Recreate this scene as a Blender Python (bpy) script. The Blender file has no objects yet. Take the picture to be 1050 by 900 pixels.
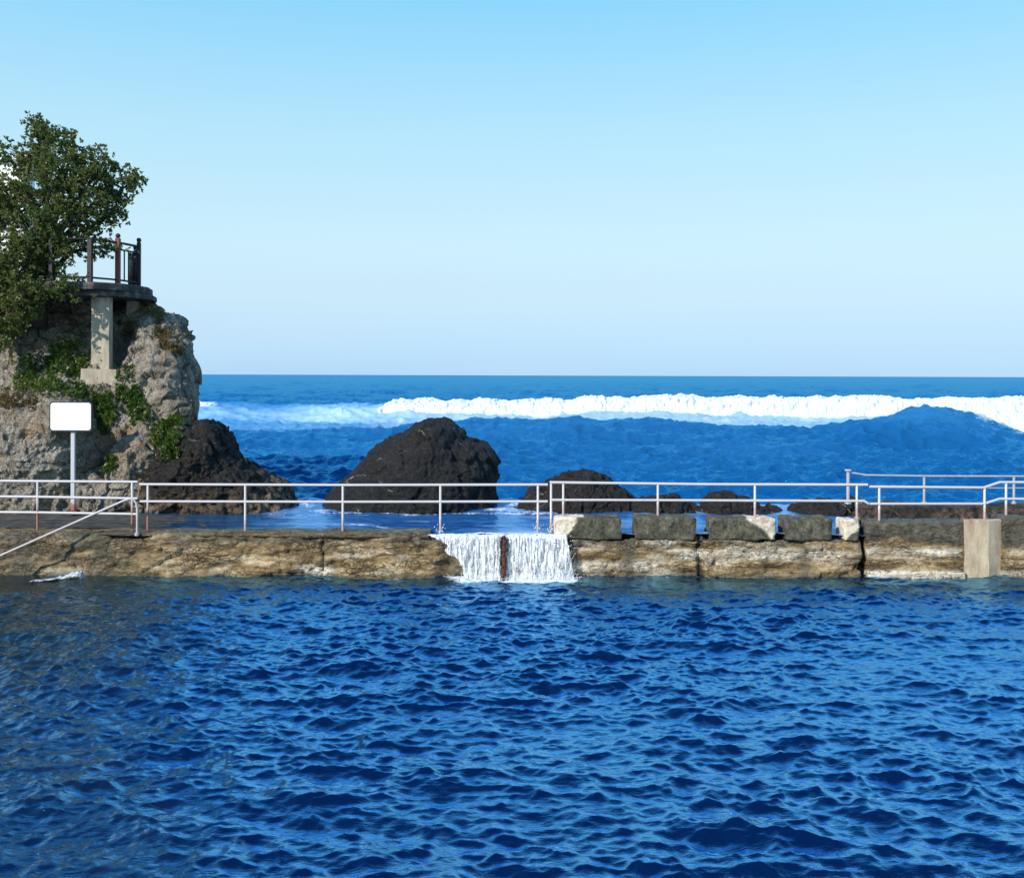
import bpy, bmesh, math, random
import numpy as np
from mathutils import Vector
from mathutils.bvhtree import BVHTree

random.seed(7)
RNG = np.random.default_rng(11)
SC = bpy.context.scene
COL = SC.collection
PI = math.pi

# ------------------------------------------------------------------ camera frame used to measure the place
F, CX, HZ, CAMZ, ROLL = 1000.0, 525.0, 384.5, 4.12, 0.0033
SEA = 0.5


def at(px, py, Y):
    return Vector(((px - CX) / F * Y, Y, CAMZ - (py - HZ - ROLL * (px - CX)) / F * Y))


def X_(px, Y):
    return (px - CX) / F * Y


def Z_(py, Y, px=CX):
    return CAMZ - (py - HZ - ROLL * (px - CX)) / F * Y


# ------------------------------------------------------------------ numpy noise
def _h(ix, iy, iz, s):
    n = (ix * 374761393 + iy * 668265263 + iz * 2147483647 + s * 974634777) & 0xFFFFFFFF
    n = ((n ^ (n >> 13)) * 1274126177) & 0xFFFFFFFF
    n = ((n ^ (n >> 16)) * 2246822519) & 0xFFFFFFFF
    return ((n ^ (n >> 15)) & 0xFFFFFF) / float(0xFFFFFF)


def vnoise(p, s=0):
    """gradient-like value noise -1..1 for points (n,3)"""
    i = np.floor(p).astype(np.int64)
    f = p - i
    f = f * f * f * (f * (f * 6 - 15) + 10)
    r = 0
    for dx in (0, 1):
        wx = f[:, 0] if dx else 1 - f[:, 0]
        for dy in (0, 1):
            wy = f[:, 1] if dy else 1 - f[:, 1]
            for dz in (0, 1):
                wz = f[:, 2] if dz else 1 - f[:, 2]
                r = r + _h(i[:, 0] + dx, i[:, 1] + dy, i[:, 2] + dz, s) * wx * wy * wz
    return r * 2 - 1


def fbm(p, o=4, s=0, gain=0.5):
    a, t, q = 1.0, 0, p.copy()
    for k in range(o):
        t = t + a * vnoise(q, s + k * 17)
        q = q * 2.03 + 11.3
        a *= gain
    return t


def ridged(p, o=4, s=0):
    a, t, q = 1.0, 0, p.copy()
    for k in range(o):
        t = t + a * (1 - 2 * np.abs(vnoise(q, s + k * 13)))
        q = q * 2.1 + 5.7
        a *= 0.5
    return t


def worley(p, s=0):
    i = np.floor(p).astype(np.int64)
    f1 = np.full(len(p), 9.0)
    f2 = np.full(len(p), 9.0)
    cid = np.zeros(len(p))
    for dx in (-1, 0, 1):
        for dy in (-1, 0, 1):
            for dz in (-1, 0, 1):
                a, b, c = i[:, 0] + dx, i[:, 1] + dy, i[:, 2] + dz
                q = np.stack([a + _h(a, b, c, s), b + _h(a, b, c, s + 1), c + _h(a, b, c, s + 2)], 1)
                d = np.linalg.norm(q - p, axis=1)
                hid = _h(a, b, c, s + 3)
                m = d < f1
                f2 = np.where(m, f1, np.minimum(f2, d))
                cid = np.where(m, hid, cid)
                f1 = np.where(m, d, f1)
    return f1, f2, cid


def facets(p, s=0):
    """angular break-up: every cell is a tilted flat face, in cell units"""
    i = np.floor(p).astype(np.int64)
    f1 = np.full(len(p), 9.0)
    val = np.zeros(len(p))
    for dx in (-1, 0, 1):
        for dy in (-1, 0, 1):
            for dz in (-1, 0, 1):
                a, b, c = i[:, 0] + dx, i[:, 1] + dy, i[:, 2] + dz
                q = p - np.stack([a + _h(a, b, c, s), b + _h(a, b, c, s + 1), c + _h(a, b, c, s + 2)], 1)
                d = np.linalg.norm(q, axis=1)
                t = (_h(a, b, c, s + 4) - 0.5) * q[:, 0] + (_h(a, b, c, s + 5) - 0.5) * q[:, 1] + (_h(a, b, c, s + 6) - 0.5) * q[:, 2]
                t = 1.3 * t + 0.55 * (_h(a, b, c, s + 7) - 0.5)
                m = d < f1
                val = np.where(m, t, val)
                f1 = np.where(m, d, f1)
    return val


def sstep(a, b, x):
    t = np.clip((x - a) / (b - a), 0, 1)
    return t * t * (3 - 2 * t)


# ------------------------------------------------------------------ objects
def tag(o, label=None, cat=None, group=None, kind=None):
    if label:
        o['label'] = label
    if cat:
        o['category'] = cat
    if group:
        o['group'] = group
    if kind:
        o['kind'] = kind
    return o


def empty(name, loc, label, cat, group=None):
    o = bpy.data.objects.new(name, None)
    o.empty_display_size = 0.3
    o.location = loc
    COL.objects.link(o)
    return tag(o, label, cat, group)


def mesh_np(name, verts, faces, m, parent=None, smooth=True, attrs=None):
    """verts (n,3) in world space, faces list/array of quads or tris"""
    verts = np.asarray(verts, dtype=np.float64)
    org = np.array(world_loc(parent)) if parent else np.zeros(3)
    me = bpy.data.meshes.new(name)
    fa = faces
    if isinstance(fa, np.ndarray):
        n, k = fa.shape
        me.vertices.add(len(verts))
        me.vertices.foreach_set('co', (verts - org).astype(np.float32).ravel())
        me.loops.add(n * k)
        me.loops.foreach_set('vertex_index', fa.astype(np.int32).ravel())
        me.polygons.add(n)
        me.polygons.foreach_set('loop_start', np.arange(0, n * k, k, dtype=np.int32))
        me.update(calc_edges=True)
    else:
        me.from_pydata([tuple(v) for v in (verts - org)], [], [list(map(int, f)) for f in faces])
    me.polygons.foreach_set('use_smooth', np.full(len(me.polygons), smooth, dtype=bool))
    if attrs:
        for k_, a in attrs.items():
            at_ = me.attributes.new(k_, 'FLOAT', 'POINT')
            at_.data.foreach_set('value', np.asarray(a, dtype=np.float32))
    me.materials.append(m)
    me.update()
    o = bpy.data.objects.new(name, me)
    COL.objects.link(o)
    if parent:
        o.parent = parent
    return o


def world_loc(o):
    v = Vector((0, 0, 0))
    while o is not None:
        v += o.location
        o = o.parent
    return v


def grid_faces(nr, nc, wrap=False):
    r = np.arange(nr - 1)[:, None]
    c = np.arange(nc if wrap else nc - 1)[None, :]
    c2 = (c + 1) % nc
    a = r * nc + c
    b = r * nc + c2
    d = (r + 1) * nc + c
    e = (r + 1) * nc + c2
    return np.stack([a, b, e, d], -1).reshape(-1, 4)


class MB:
    """collects plain shapes into one mesh"""

    def __init__(s):
        s.v, s.f = [], []

    def add(s, v, f):
        b = len(s.v)
        s.v += [tuple(p) for p in v]
        s.f += [[i + b for i in q] for q in f]

    def box(s, x0, x1, y0, y1, z0, z1):
        v = [(x, y, z) for z in (z0, z1) for y in (y0, y1) for x in (x0, x1)]
        s.add(v, [(0, 2, 3, 1), (4, 5, 7, 6), (0, 1, 5, 4), (2, 6, 7, 3), (0, 4, 6, 2), (1, 3, 7, 5)])

    def tube(s, pts, r, n=10, cap=True):
        pts = [Vector(p) for p in pts]
        rs = r if isinstance(r, (list, tuple)) else [r] * len(pts)
        rings = []
        up = Vector((0.13, 0.31, 0.94))
        for i, p in enumerate(pts):
            d0 = (pts[i] - pts[i - 1]).normalized() if i else None
            d1 = (pts[i + 1] - pts[i]).normalized() if i < len(pts) - 1 else None
            d = (d0 or d1) if (d0 is None or d1 is None) else (d0 + d1).normalized()
            k = 1.0
            if d0 is not None and d1 is not None:
                k = 1 / max(0.5, d.dot(d0))
            if abs(d.dot(up)) > 0.97:
                up = Vector((1, 0.1, 0))
            u = d.cross(up).normalized()
            w = d.cross(u).normalized()
            rings.append([p + (u * math.cos(2 * PI * j / n) + w * math.sin(2 * PI * j / n)) * rs[i] * k for j in range(n)])
        v = [q for ring in rings for q in ring]
        f = []
        for i in range(len(rings) - 1):
            for j in range(n):
                f.append((i * n + j, i * n + (j + 1) % n, (i + 1) * n + (j + 1) % n, (i + 1) * n + j))
        if cap:
            f.append(list(range(n))[::-1])
            f.append([(len(rings) - 1) * n + j for j in range(n)])
        s.add(v, f)

    def ball(s, c, r, seg=8, ring=6, sz=1.0):
        v = []
        for i in range(ring + 1):
            t = PI * i / ring
            for j in range(seg):
                a = 2 * PI * j / seg
                v.append((c[0] + r * math.sin(t) * math.cos(a), c[1] + r * math.sin(t) * math.sin(a), c[2] + r * sz * math.cos(t)))
        f = [(i * seg + j, (i + 1) * seg + j, (i + 1) * seg + (j + 1) % seg, i * seg + (j + 1) % seg) for i in range(ring) for j in range(seg)]
        s.add(v, f)

    def prism(s, poly, z0, z1):
        n = len(poly)
        s.add([(x, y, z0) for x, y in poly] + [(x, y, z1) for x, y in poly],
              [list(range(n))[::-1], list(range(n, 2 * n))] + [(i, (i + 1) % n, n + (i + 1) % n, n + i) for i in range(n)])

    def build(s, name, m, parent=None, smooth=False, bevel=0.0):
        o = mesh_np(name, np.array(s.v), s.f, m, parent, smooth)
        if bevel:
            b = o.modifiers.new('bevel', 'BEVEL')
            b.width = bevel
            b.segments = 2
            b.limit_method = 'ANGLE'
        return o


def box_grid(x0, x1, y0, y1, z0, z1, st):
    """closed box with every face finely divided"""
    bm = bmesh.new()
    nx, ny, nz = [max(1, int(round((b - a) / st))) for a, b in ((x0, x1), (y0, y1), (z0, z1))]
    xs, ys, zs = np.linspace(x0, x1, nx + 1), np.linspace(y0, y1, ny + 1), np.linspace(z0, z1, nz + 1)
    V, idx = [], {}

    def g(i, j, k):
        key = (i, j, k)
        if key not in idx:
            idx[key] = len(V)
            V.append((xs[i], ys[j], zs[k]))
        return idx[key]
    Fc = []
    for i in range(nx):
        for k in range(nz):
            Fc.append((g(i, 0, k), g(i + 1, 0, k), g(i + 1, 0, k + 1), g(i, 0, k + 1)))
            Fc.append((g(i, ny, k), g(i, ny, k + 1), g(i + 1, ny, k + 1), g(i + 1, ny, k)))
        for j in range(ny):
            Fc.append((g(i, j, 0), g(i, j + 1, 0), g(i + 1, j + 1, 0), g(i + 1, j, 0)))
            Fc.append((g(i, j, nz), g(i + 1, j, nz), g(i + 1, j + 1, nz), g(i, j + 1, nz)))
    for j in range(ny):
        for k in range(nz):
            Fc.append((g(0, j, k), g(0, j, k + 1), g(0, j + 1, k + 1), g(0, j + 1, k)))
            Fc.append((g(nx, j, k), g(nx, j + 1, k), g(nx, j + 1, k + 1), g(nx, j, k + 1)))
    bm.free()
    return np.array(V), np.array(Fc)


def vnormals(V, Fc):
    N = np.zeros_like(V)
    a, b, c = V[Fc[:, 0]], V[Fc[:, 1]], V[Fc[:, 2]]
    d = V[Fc[:, -1]]
    n = np.cross(c - a, d - b)
    for k in range(Fc.shape[1]):
        np.add.at(N, Fc[:, k], n)
    return N / np.maximum(np.linalg.norm(N, axis=1), 1e-9)[:, None]


# ------------------------------------------------------------------ materials
class NT:
    def __init__(s, name):
        s.m = bpy.data.materials.new(name)
        s.m.use_nodes = True
        s.t = s.m.node_tree
        s.t.nodes.clear()
        s.out = s.n('ShaderNodeOutputMaterial')

    def n(s, typ, **kw):
        o = s.t.nodes.new(typ)
        for k, v in kw.items():
            setattr(o, k, v)
        return o

    def l(s, a, b):
        s.t.links.new(a, b)

    def set(s, sock, v):
        if hasattr(v, 'is_linked') or isinstance(v, bpy.types.NodeSocket):
            s.l(v, sock)
        elif isinstance(v, (tuple, list)) and sock.type == 'RGBA' and len(v) == 3:
            sock.default_value = (*v, 1)
        else:
            sock.default_value = v

    def coord(s, scale=(1, 1, 1)):
        tc = s.n('ShaderNodeTexCoord')
        mp = s.n('ShaderNodeMapping')
        mp.inputs['Scale'].default_value = scale
        s.l(tc.outputs['Object'], mp.inputs['Vector'])
        return mp.outputs['Vector']

    def noise(s, vec, scale, detail=5, rough=0.55, dist=0.0):
        o = s.n('ShaderNodeTexNoise')
        o.inputs['Scale'].default_value = scale
        o.inputs['Detail'].default_value = detail
        o.inputs['Roughness'].default_value = rough
        o.inputs['Distortion'].default_value = dist
        s.l(vec, o.inputs['Vector'])
        return o.outputs['Fac']

    def voro(s, vec, scale, feature='F1', out='Distance'):
        o = s.n('ShaderNodeTexVoronoi')
        o.feature = feature
        o.inputs['Scale'].default_value = scale
        s.l(vec, o.inputs['Vector'])
        return o.outputs[out]

    def ramp(s, fac, stops):
        r = s.n('ShaderNodeValToRGB')
        e = r.color_ramp.elements
        while len(e) < len(stops):
            e.new(0.5)
        for i, (p, c) in enumerate(stops):
            e[i].position = p
            e[i].color = (c, c, c, 1) if isinstance(c, (int, float)) else (*c, 1)
        s.l(fac, r.inputs['Fac'])
        return r.outputs['Color']

    def mix(s, fac, a, b, mode='MIX'):
        o = s.n('ShaderNodeMix', data_type='RGBA', blend_type=mode)
        s.set(o.inputs['Factor'], fac)
        s.set(o.inputs['A'] if False else o.inputs[6], a)
        s.set(o.inputs[7], b)
        return o.outputs[2]

    def math(s, op, a, b=0.0, c=None, clamp=False):
        o = s.n('ShaderNodeMath', operation=op)
        o.use_clamp = clamp
        s.set(o.inputs[0], a)
        s.set(o.inputs[1], b)
        if c is not None:
            s.set(o.inputs[2], c)
        return o.outputs[0]

    def attr(s, name):
        return s.n('ShaderNodeAttribute', attribute_name=name).outputs['Fac']

    def bump(s, h, strength=0.5, dist=0.02, normal=None):
        b = s.n('ShaderNodeBump')
        b.inputs['Strength'].default_value = strength
        b.inputs['Distance'].default_value = dist
        s.l(h, b.inputs['Height'])
        if normal is not None:
            s.l(normal, b.inputs['Normal'])
        return b.outputs['Normal']

    def pbr(s, col, rough=0.8, normal=None, metal=0.0, spec=0.5):
        p = s.n('ShaderNodeBsdfPrincipled')
        s.set(p.inputs['Base Color'], col)
        s.set(p.inputs['Roughness'], rough)
        s.set(p.inputs['Metallic'], metal)
        s.set(p.inputs['Specular IOR Level'], spec)
        if normal is not None:
            s.l(normal, p.inputs['Normal'])
        s.l(p.outputs[0], s.out.inputs['Surface'])
        return p


def mat_cliff(name='weathered_cliff_rock'):
    t = NT(name)
    v = t.coord()
    big = t.noise(v, 0.55, 6, 0.6)
    med = t.noise(v, 2.6, 8, 0.65, 0.6)
    fin = t.noise(v, 14, 8, 0.7)
    c = t.ramp(med, [(0.30, (0.085, 0.07, 0.056)), (0.42, (0.29, 0.245, 0.19)), (0.54, (0.44, 0.385, 0.31)), (0.70, (0.59, 0.535, 0.45))])
    c2 = t.ramp(big, [(0.35, (0.20, 0.13, 0.075)), (0.5, (0.30, 0.27, 0.23)), (0.7, (0.34, 0.33, 0.31))])
    c = t.mix(0.45, c, c2)
    pit = t.ramp(t.noise(v, 21, 5, 0.75), [(0.36, 0.8), (0.46, 0.0)])
    c = t.mix(pit, c, (0.05, 0.043, 0.035))
    # lichen specks and dark pits
    sp = t.ramp(t.noise(v, 30, 4, 0.65), [(0.40, 0.25), (0.52, 1.0)])
    c = t.mix(0.8, c, sp, 'MULTIPLY')
    li = t.ramp(t.noise(v, 9, 5, 0.7), [(0.62, 0.0), (0.72, 1.0)])
    c = t.mix(t.math('MULTIPLY', li, 0.45), c, (0.50, 0.47, 0.42))
    # ochre dirt lodged in places
    och = t.ramp(t.noise(v, 1.7, 6, 0.7), [(0.55, 0.0), (0.66, 1.0)])
    c = t.mix(t.math('MULTIPLY', och, 0.45), c, (0.30, 0.175, 0.07))
    wv = t.n('ShaderNodeVectorMath', operation='ADD')
    nz_ = t.n('ShaderNodeTexNoise')
    nz_.inputs['Scale'].default_value = 2.2
    nz_.inputs['Detail'].default_value = 6
    t.l(v, nz_.inputs['Vector'])
    sc_ = t.n('ShaderNodeVectorMath', operation='SCALE')
    sc_.inputs['Scale'].default_value = 1.0
    t.l(nz_.outputs['Color'], sc_.inputs[0])
    t.l(v, wv.inputs[0])
    t.l(sc_.outputs[0], wv.inputs[1])
    e1 = t.voro(wv.outputs[0], 2.1, 'DISTANCE_TO_EDGE')
    e2 = t.voro(wv.outputs[0], 6.5, 'DISTANCE_TO_EDGE')
    k1 = t.ramp(e1, [(0.0, 1.0), (0.035, 0.0)])
    k2 = t.ramp(e2, [(0.0, 1.0), (0.06, 0.0)])
    msk = t.ramp(t.noise(v, 1.3, 4, 0.6), [(0.5, 0.0), (0.64, 1.0)])
    mk2 = t.ramp(t.noise(v, 0.9, 3, 0.6), [(0.48, 0.0), (0.6, 1.0)])
    k12 = t.math('MAXIMUM', t.math('MULTIPLY', k1, t.math('MULTIPLY', mk2, 0.4)), t.math('MULTIPLY', k2, t.math('MULTIPLY', msk, 0.35)))
    c = t.mix(k12, c, (0.03, 0.025, 0.02))
    # cracks where the modelled grooves run
    cr = t.attr('crack')
    c = t.mix(t.math('MULTIPLY', cr, 0.75), c, (0.035, 0.028, 0.022))
    wet = t.attr('wet')
    c = t.mix(wet, c, t.mix(fin, (0.012, 0.011, 0.010), (0.07, 0.058, 0.045)))
    h = t.math('SUBTRACT', t.math('ADD', t.math('MULTIPLY', fin, 0.6), med), t.math('MULTIPLY', k12, 0.7))
    nm = t.bump(h, 1.0, 0.09)
    nm = t.bump(t.noise(v, 45, 4, 0.7), 0.5, 0.015, nm)
    t.pbr(c, 0.9, nm, spec=0.25)
    return t.m


def mat_dark_rock(name='dark_volcanic_rock', tint=(1, 1, 1), light=0.0):
    t = NT(name)
    v = t.coord()
    med = t.noise(v, 3.2, 8, 0.7, 0.4)
    fin = t.noise(v, 17, 8, 0.75)
    c = t.ramp(fin, [(0.35, tuple(0.004 * k for k in tint)), (0.52, tuple(0.014 * k for k in tint)), (0.64, tuple(0.04 * k for k in tint)), (0.78, tuple(0.12 * k for k in tint))])
    br = t.ramp(med, [(0.5, 0.0), (0.7, 1.0)])
    c = t.mix(t.math('MULTIPLY', br, 0.45), c, tuple(k * f for k, f in zip((0.045, 0.034, 0.026), tint)))
    # thin pale veins and bird lime
    vz = t.coord((1.0, 1.0, 2.4))
    ve = t.voro(t.coord((0.8, 0.8, 1.3)), 1.1, 'DISTANCE_TO_EDGE')
    ve = t.ramp(ve, [(0.0, 1.0), (0.012, 0.0)])
    brk = t.ramp(t.noise(v, 2.3, 3), [(0.56, 0.0), (0.62, 1.0)])
    c = t.mix(t.math('MULTIPLY', t.math('MULTIPLY', ve, brk), 0.7), c, (0.42, 0.38, 0.31))
    sp = t.ramp(t.noise(vz, 7.5, 7, 0.75), [(0.655, 0.0), (0.70, 1.0)])
    c = t.mix(t.math('MULTIPLY', sp, 0.6), c, (0.40, 0.37, 0.32))
    pale = t.math('MULTIPLY', t.attr('pale'), t.ramp(t.noise(v, 6, 6, 0.7), [(0.42, 0.0), (0.62, 1.0)]))
    c = t.mix(pale, c, (0.27, 0.18, 0.115))
    nm = t.bump(t.math('ADD', med, t.math('MULTIPLY', fin, 0.6)), 1.0, 0.10)
    nm = t.bump(t.noise(v, 38, 5, 0.7), 0.8, 0.03, nm)
    t.pbr(c, 0.75, nm, spec=0.3)
    return t.m


def mat_wall():
    """layered ochre and grey stone of the pool wall"""
    t = NT('stained_masonry')
    v = t.coord((0.55, 0.8, 2.6))
    n1 = t.noise(v, 1.9, 9, 0.68, 0.7)
    n2 = t.noise(t.coord((1, 1, 1.3)), 7, 8, 0.7, 0.3)
    blk = t.noise(t.coord((0.55, 0.6, 0.2)), 1.1, 3)
    c = t.ramp(n1, [(0.34, (0.06, 0.040, 0.021)), (0.43, (0.22, 0.145, 0.070)), (0.51, (0.37, 0.255, 0.125)), (0.58, (0.54, 0.41, 0.235)), (0.68, (0.74, 0.64, 0.47))])
    c = t.mix(t.ramp(blk, [(0.40, 0.0), (0.62, 0.5)]), c, (0.19, 0.135, 0.065))
    d = t.ramp(n2, [(0.32, 0.22), (0.50, 1.0)])
    c = t.mix(0.8, c, d, 'MULTIPLY')
    cv = t.coord((0.75, 1, 2.3))
    wv = t.n('ShaderNodeVectorMath', operation='ADD')
    nz_ = t.n('ShaderNodeTexNoise')
    nz_.inputs['Scale'].default_value = 1.8
    nz_.inputs['Detail'].default_value = 7
    t.l(cv, nz_.inputs['Vector'])
    sc_ = t.n('ShaderNodeVectorMath', operation='SCALE')
    sc_.inputs['Scale'].default_value = 0.7
    t.l(nz_.outputs['Color'], sc_.inputs[0])
    t.l(cv, wv.inputs[0])
    t.l(sc_.outputs[0], wv.inputs[1])
    k1 = t.ramp(t.voro(wv.outputs[0], 2.6, 'DISTANCE_TO_EDGE'), [(0.0, 1.0), (0.07, 0.0)])
    k2 = t.ramp(t.voro(wv.outputs[0], 8.0, 'DISTANCE_TO_EDGE'), [(0.0, 1.0), (0.12, 0.0)])
    msk = t.ramp(t.noise(v, 1.6, 4, 0.6), [(0.40, 0.0), (0.6, 1.0)])
    kk = t.math('MULTIPLY', t.math('MAXIMUM', t.math('MULTIPLY', k1, 0.9), t.math('MULTIPLY', k2, 0.7)), msk)
    c = t.mix(kk, c, (0.035, 0.024, 0.014))
    pit = t.ramp(t.noise(t.coord((1, 1, 1.8)), 19, 5, 0.75), [(0.36, 0.75), (0.47, 0.0)])
    c = t.mix(pit, c, (0.05, 0.034, 0.02))
    cr = t.attr('crack')
    c = t.mix(t.math('MULTIPLY', cr, 0.85), c, (0.03, 0.022, 0.015))
    pa = t.math('MULTIPLY', t.attr('pale'), t.ramp(t.noise(t.coord((1, 1, 1.6)), 11, 6, 0.7), [(0.40, 0.0), (0.5, 1.0)]))
    c = t.mix(pa, c, (0.68, 0.62, 0.51))
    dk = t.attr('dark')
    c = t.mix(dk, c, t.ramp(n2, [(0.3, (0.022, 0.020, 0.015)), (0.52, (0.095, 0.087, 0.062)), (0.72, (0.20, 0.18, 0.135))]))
    nm = t.bump(t.math('SUBTRACT', t.math('ADD', n1, t.math('MULTIPLY', n2, 0.7)), t.math('MULTIPLY', kk, 0.6)), 1.0, 0.07)
    nm = t.bump(t.noise(t.coord(), 40, 5, 0.7), 0.5, 0.012, nm)
    t.pbr(c, t.math('SUBTRACT', 0.85, t.math('MULTIPLY', dk, 0.25)), nm, spec=0.3)
    return t.m


def mat_block():
    t = NT('algae_dark_concrete')
    v = t.coord()
    n = t.noise(v, 4.5, 8, 0.7, 0.5)
    f = t.noise(v, 24, 6, 0.7)
    c = t.ramp(n, [(0.3, (0.028, 0.027, 0.018)), (0.5, (0.075, 0.072, 0.05)), (0.62, (0.13, 0.12, 0.088)), (0.8, (0.24, 0.22, 0.175))])
    c = t.mix(0.7, c, t.ramp(f, [(0.36, 0.3), (0.55, 1.2)]), 'MULTIPLY')
    c = t.mix(t.ramp(t.noise(t.coord((1, 1, 0.25)), 13, 6, 0.7), [(0.56, 0.0), (0.68, 0.5)]), c, (0.24, 0.225, 0.18))
    p = t.attr('pale')
    c = t.mix(p, c, t.ramp(f, [(0.3, (0.34, 0.27, 0.19)), (0.5, (0.62, 0.55, 0.44)), (0.7, (0.75, 0.69, 0.58))]))
    c = t.mix(t.math('MULTIPLY', t.attr('rust'), t.ramp(n, [(0.4, 0.0), (0.6, 1.0)])), c, (0.22, 0.05, 0.015))
    nm = t.bump(t.math('ADD', n, t.math('MULTIPLY', f, 0.5)), 0.8, 0.03)
    t.pbr(c, 0.85, nm, spec=0.3)
    return t.m


def mat_concrete(name, a, b, c_, rough=0.85, streak=False):
    t = NT(name)
    v = t.coord((1, 1, 0.35) if streak else (1, 1, 1))
    n = t.noise(v, 5, 8, 0.65, 0.3)
    f = t.noise(t.coord(), 28, 6, 0.7)
    c = t.ramp(n, [(0.3, a), (0.52, b), (0.72, c_)])
    c = t.mix(0.4, c, t.ramp(f, [(0.33, 0.45), (0.5, 1.0)]), 'MULTIPLY')
    c = t.mix(t.math('MULTIPLY', t.attr('rust'), t.ramp(n, [(0.4, 0.2), (0.6, 1.0)])), c, (0.30, 0.075, 0.02))
    t.pbr(c, rough, t.bump(t.math('ADD', n, f), 0.5, 0.012), spec=0.3)
    return t.m


def mat_rail(name, base, rust, z_rust):
    """painted pipe; rust creeps up from the foot"""
    t = NT(name)
    v = t.coord()
    n = t.noise(v, 16, 6, 0.7)
    tc = t.n('ShaderNodeTexCoord')
    sx = t.n('ShaderNodeSeparateXYZ')
    t.l(tc.outputs['Object'], sx.inputs[0])
    hgt = t.math('ADD', sx.outputs['Z'], t.math('MULTIPLY', t.math('SUBTRACT', n, 0.5), 0.5))
    fac = t.ramp(t.math('DIVIDE', hgt, max(z_rust, 0.01)), [(0.55, 1.0), (0.95, 0.0)])
    c = t.mix(t.math('MULTIPLY', fac, rust), base, (0.27, 0.085, 0.045))
    sp = t.ramp(t.noise(v, 55, 5, 0.7), [(0.62, 0.0), (0.7, 1.0)])
    c = t.mix(t.math('MULTIPLY', sp, 0.55), c, (0.30, 0.11, 0.05))
    t.pbr(c, 0.42, t.bump(n, 0.15, 0.004), spec=0.5)
    return t.m


def mat_plain(name, col, rough=0.6, metal=0.0, var=0.25, scale=18):
    t = NT(name)
    n = t.noise(t.coord(), scale, 5, 0.65)
    c = t.mix(t.ramp(n, [(0.3, 0.0), (0.7, 1.0)]), tuple(k * (1 - var) for k in col), tuple(min(1, k * (1 + var)) for k in col))
    t.pbr(c, rough, t.bump(n, 0.25, 0.006), metal)
    return t.m


def mat_leaf(name, dark, lite, warm, trans=0.3):
    t = NT(name)
    geo = t.n('ShaderNodeNewGeometry')
    r = geo.outputs['Random Per Island']
    c = t.ramp(r, [(0.0, dark), (0.55, lite), (0.9, lite), (1.0, warm)])
    cl = t.attr('clump')
    c = t.mix(cl, c, t.mix(0.5, c, warm))
    p = t.n('ShaderNodeBsdfPrincipled')
    t.l(c, p.inputs['Base Color'])
    p.inputs['Roughness'].default_value = 0.42
    p.inputs['Specular IOR Level'].default_value = 0.4
    tr = t.n('ShaderNodeBsdfTranslucent')
    t.l(t.mix(1.0, c, (1.0, 1.25, 0.5), 'MULTIPLY'), tr.inputs['Color'])
    mx = t.n('ShaderNodeMixShader')
    mx.inputs[0].default_value = trans
    t.l(p.outputs[0], mx.inputs[1])
    t.l(tr.outputs[0], mx.inputs[2])
    t.l(mx.outputs[0], t.out.inputs['Surface'])
    return t.m


def mat_water(name, deep, pool, refl_curve, rough=0.06, refl=(1, 1, 1), bump_scales=((9, 0.03), (30, 0.008)), coordscale=(1, 1, 1)):
    """opaque deep water: upwelling body colour under a Fresnel sky reflection, foam where the mesh says so"""
    t = NT(name)
    v = t.coord(coordscale)
    nm = None
    for sc_, ds in bump_scales:
        nm = t.bump(t.noise(v, sc_, 4, 0.6, 0.4), 1.0, ds, nm)
    body = t.mix(t.attr('shallow_and_cliff_refl'), deep, t.ramp(t.noise(t.coord((1, 0.7, 1)), 0.9, 6, 0.7, 0.8), [(0.35, (0.002, 0.014, 0.035)), (0.52, (0.010, 0.022, 0.026)), (0.70, (0.040, 0.042, 0.026))]))  # bed tint that also carries the cliff's reflection and shade, painted in the colour
    body = t.mix(t.attr('aqua'), body, (0.06, 0.28, 0.52))
    body = t.mix(t.attr('milk'), body, (0.40, 0.56, 0.74))
    dif = t.n('ShaderNodeBsdfDiffuse')
    t.l(body, dif.inputs['Color'])
    gl = t.n('ShaderNodeBsdfGlossy')
    gl.inputs['Roughness'].default_value = rough
    gl.inputs['Color'].default_value = (*refl, 1)
    lw = t.n('ShaderNodeLayerWeight')
    lw.inputs['Blend'].default_value = 0.5
    if nm is not None:
        t.l(nm, gl.inputs['Normal'])
        t.l(nm, lw.inputs['Normal'])
    fac = t.ramp(lw.outputs['Facing'], refl_curve)
    fac = t.math('MULTIPLY', fac, t.math('SUBTRACT', 1.0, t.math('MULTIPLY', t.attr('milk'), 0.75)))
    t.l(t.mix(t.attr('shallow_and_cliff_refl'), refl, (0.40, 0.49, 0.53)), gl.inputs['Color'])  # gloss colour greyed by the same mask to imitate the mirrored cliff
    mx = t.n('ShaderNodeMixShader')
    t.l(fac, mx.inputs[0])
    t.l(dif.outputs[0], mx.inputs[1])
    t.l(gl.outputs[0], mx.inputs[2])
    # foam lace
    fo = t.attr('foam')
    lace = t.noise(t.coord((1, 0.6, 1)), 2.2 if not pool else 6, 10, 0.72, 1.2)
    m = t.math('SUBTRACT', t.math('ADD', fo, t.math('MULTIPLY', t.math('SUBTRACT', lace, 0.5), 1.5)), 0.5)
    m = t.ramp(m, [(0.0, 0.0), (0.28, 0.8), (0.5, 1.0)])
    m = t.math('MULTIPLY', m, t.ramp(fo, [(0.0, 0.0), (0.12, 1.0)]))
    fd = t.n('ShaderNodeBsdfDiffuse')
    fd.inputs['Color'].default_value = (0.78, 0.83, 0.88, 1)
    m2 = t.n('ShaderNodeMixShader')
    t.l(m, m2.inputs[0])
    t.l(mx.outputs[0], m2.inputs[1])
    t.l(fd.outputs[0], m2.inputs[2])
    t.l(m2.outputs[0], t.out.inputs['Surface'])
    return t.m


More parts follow.
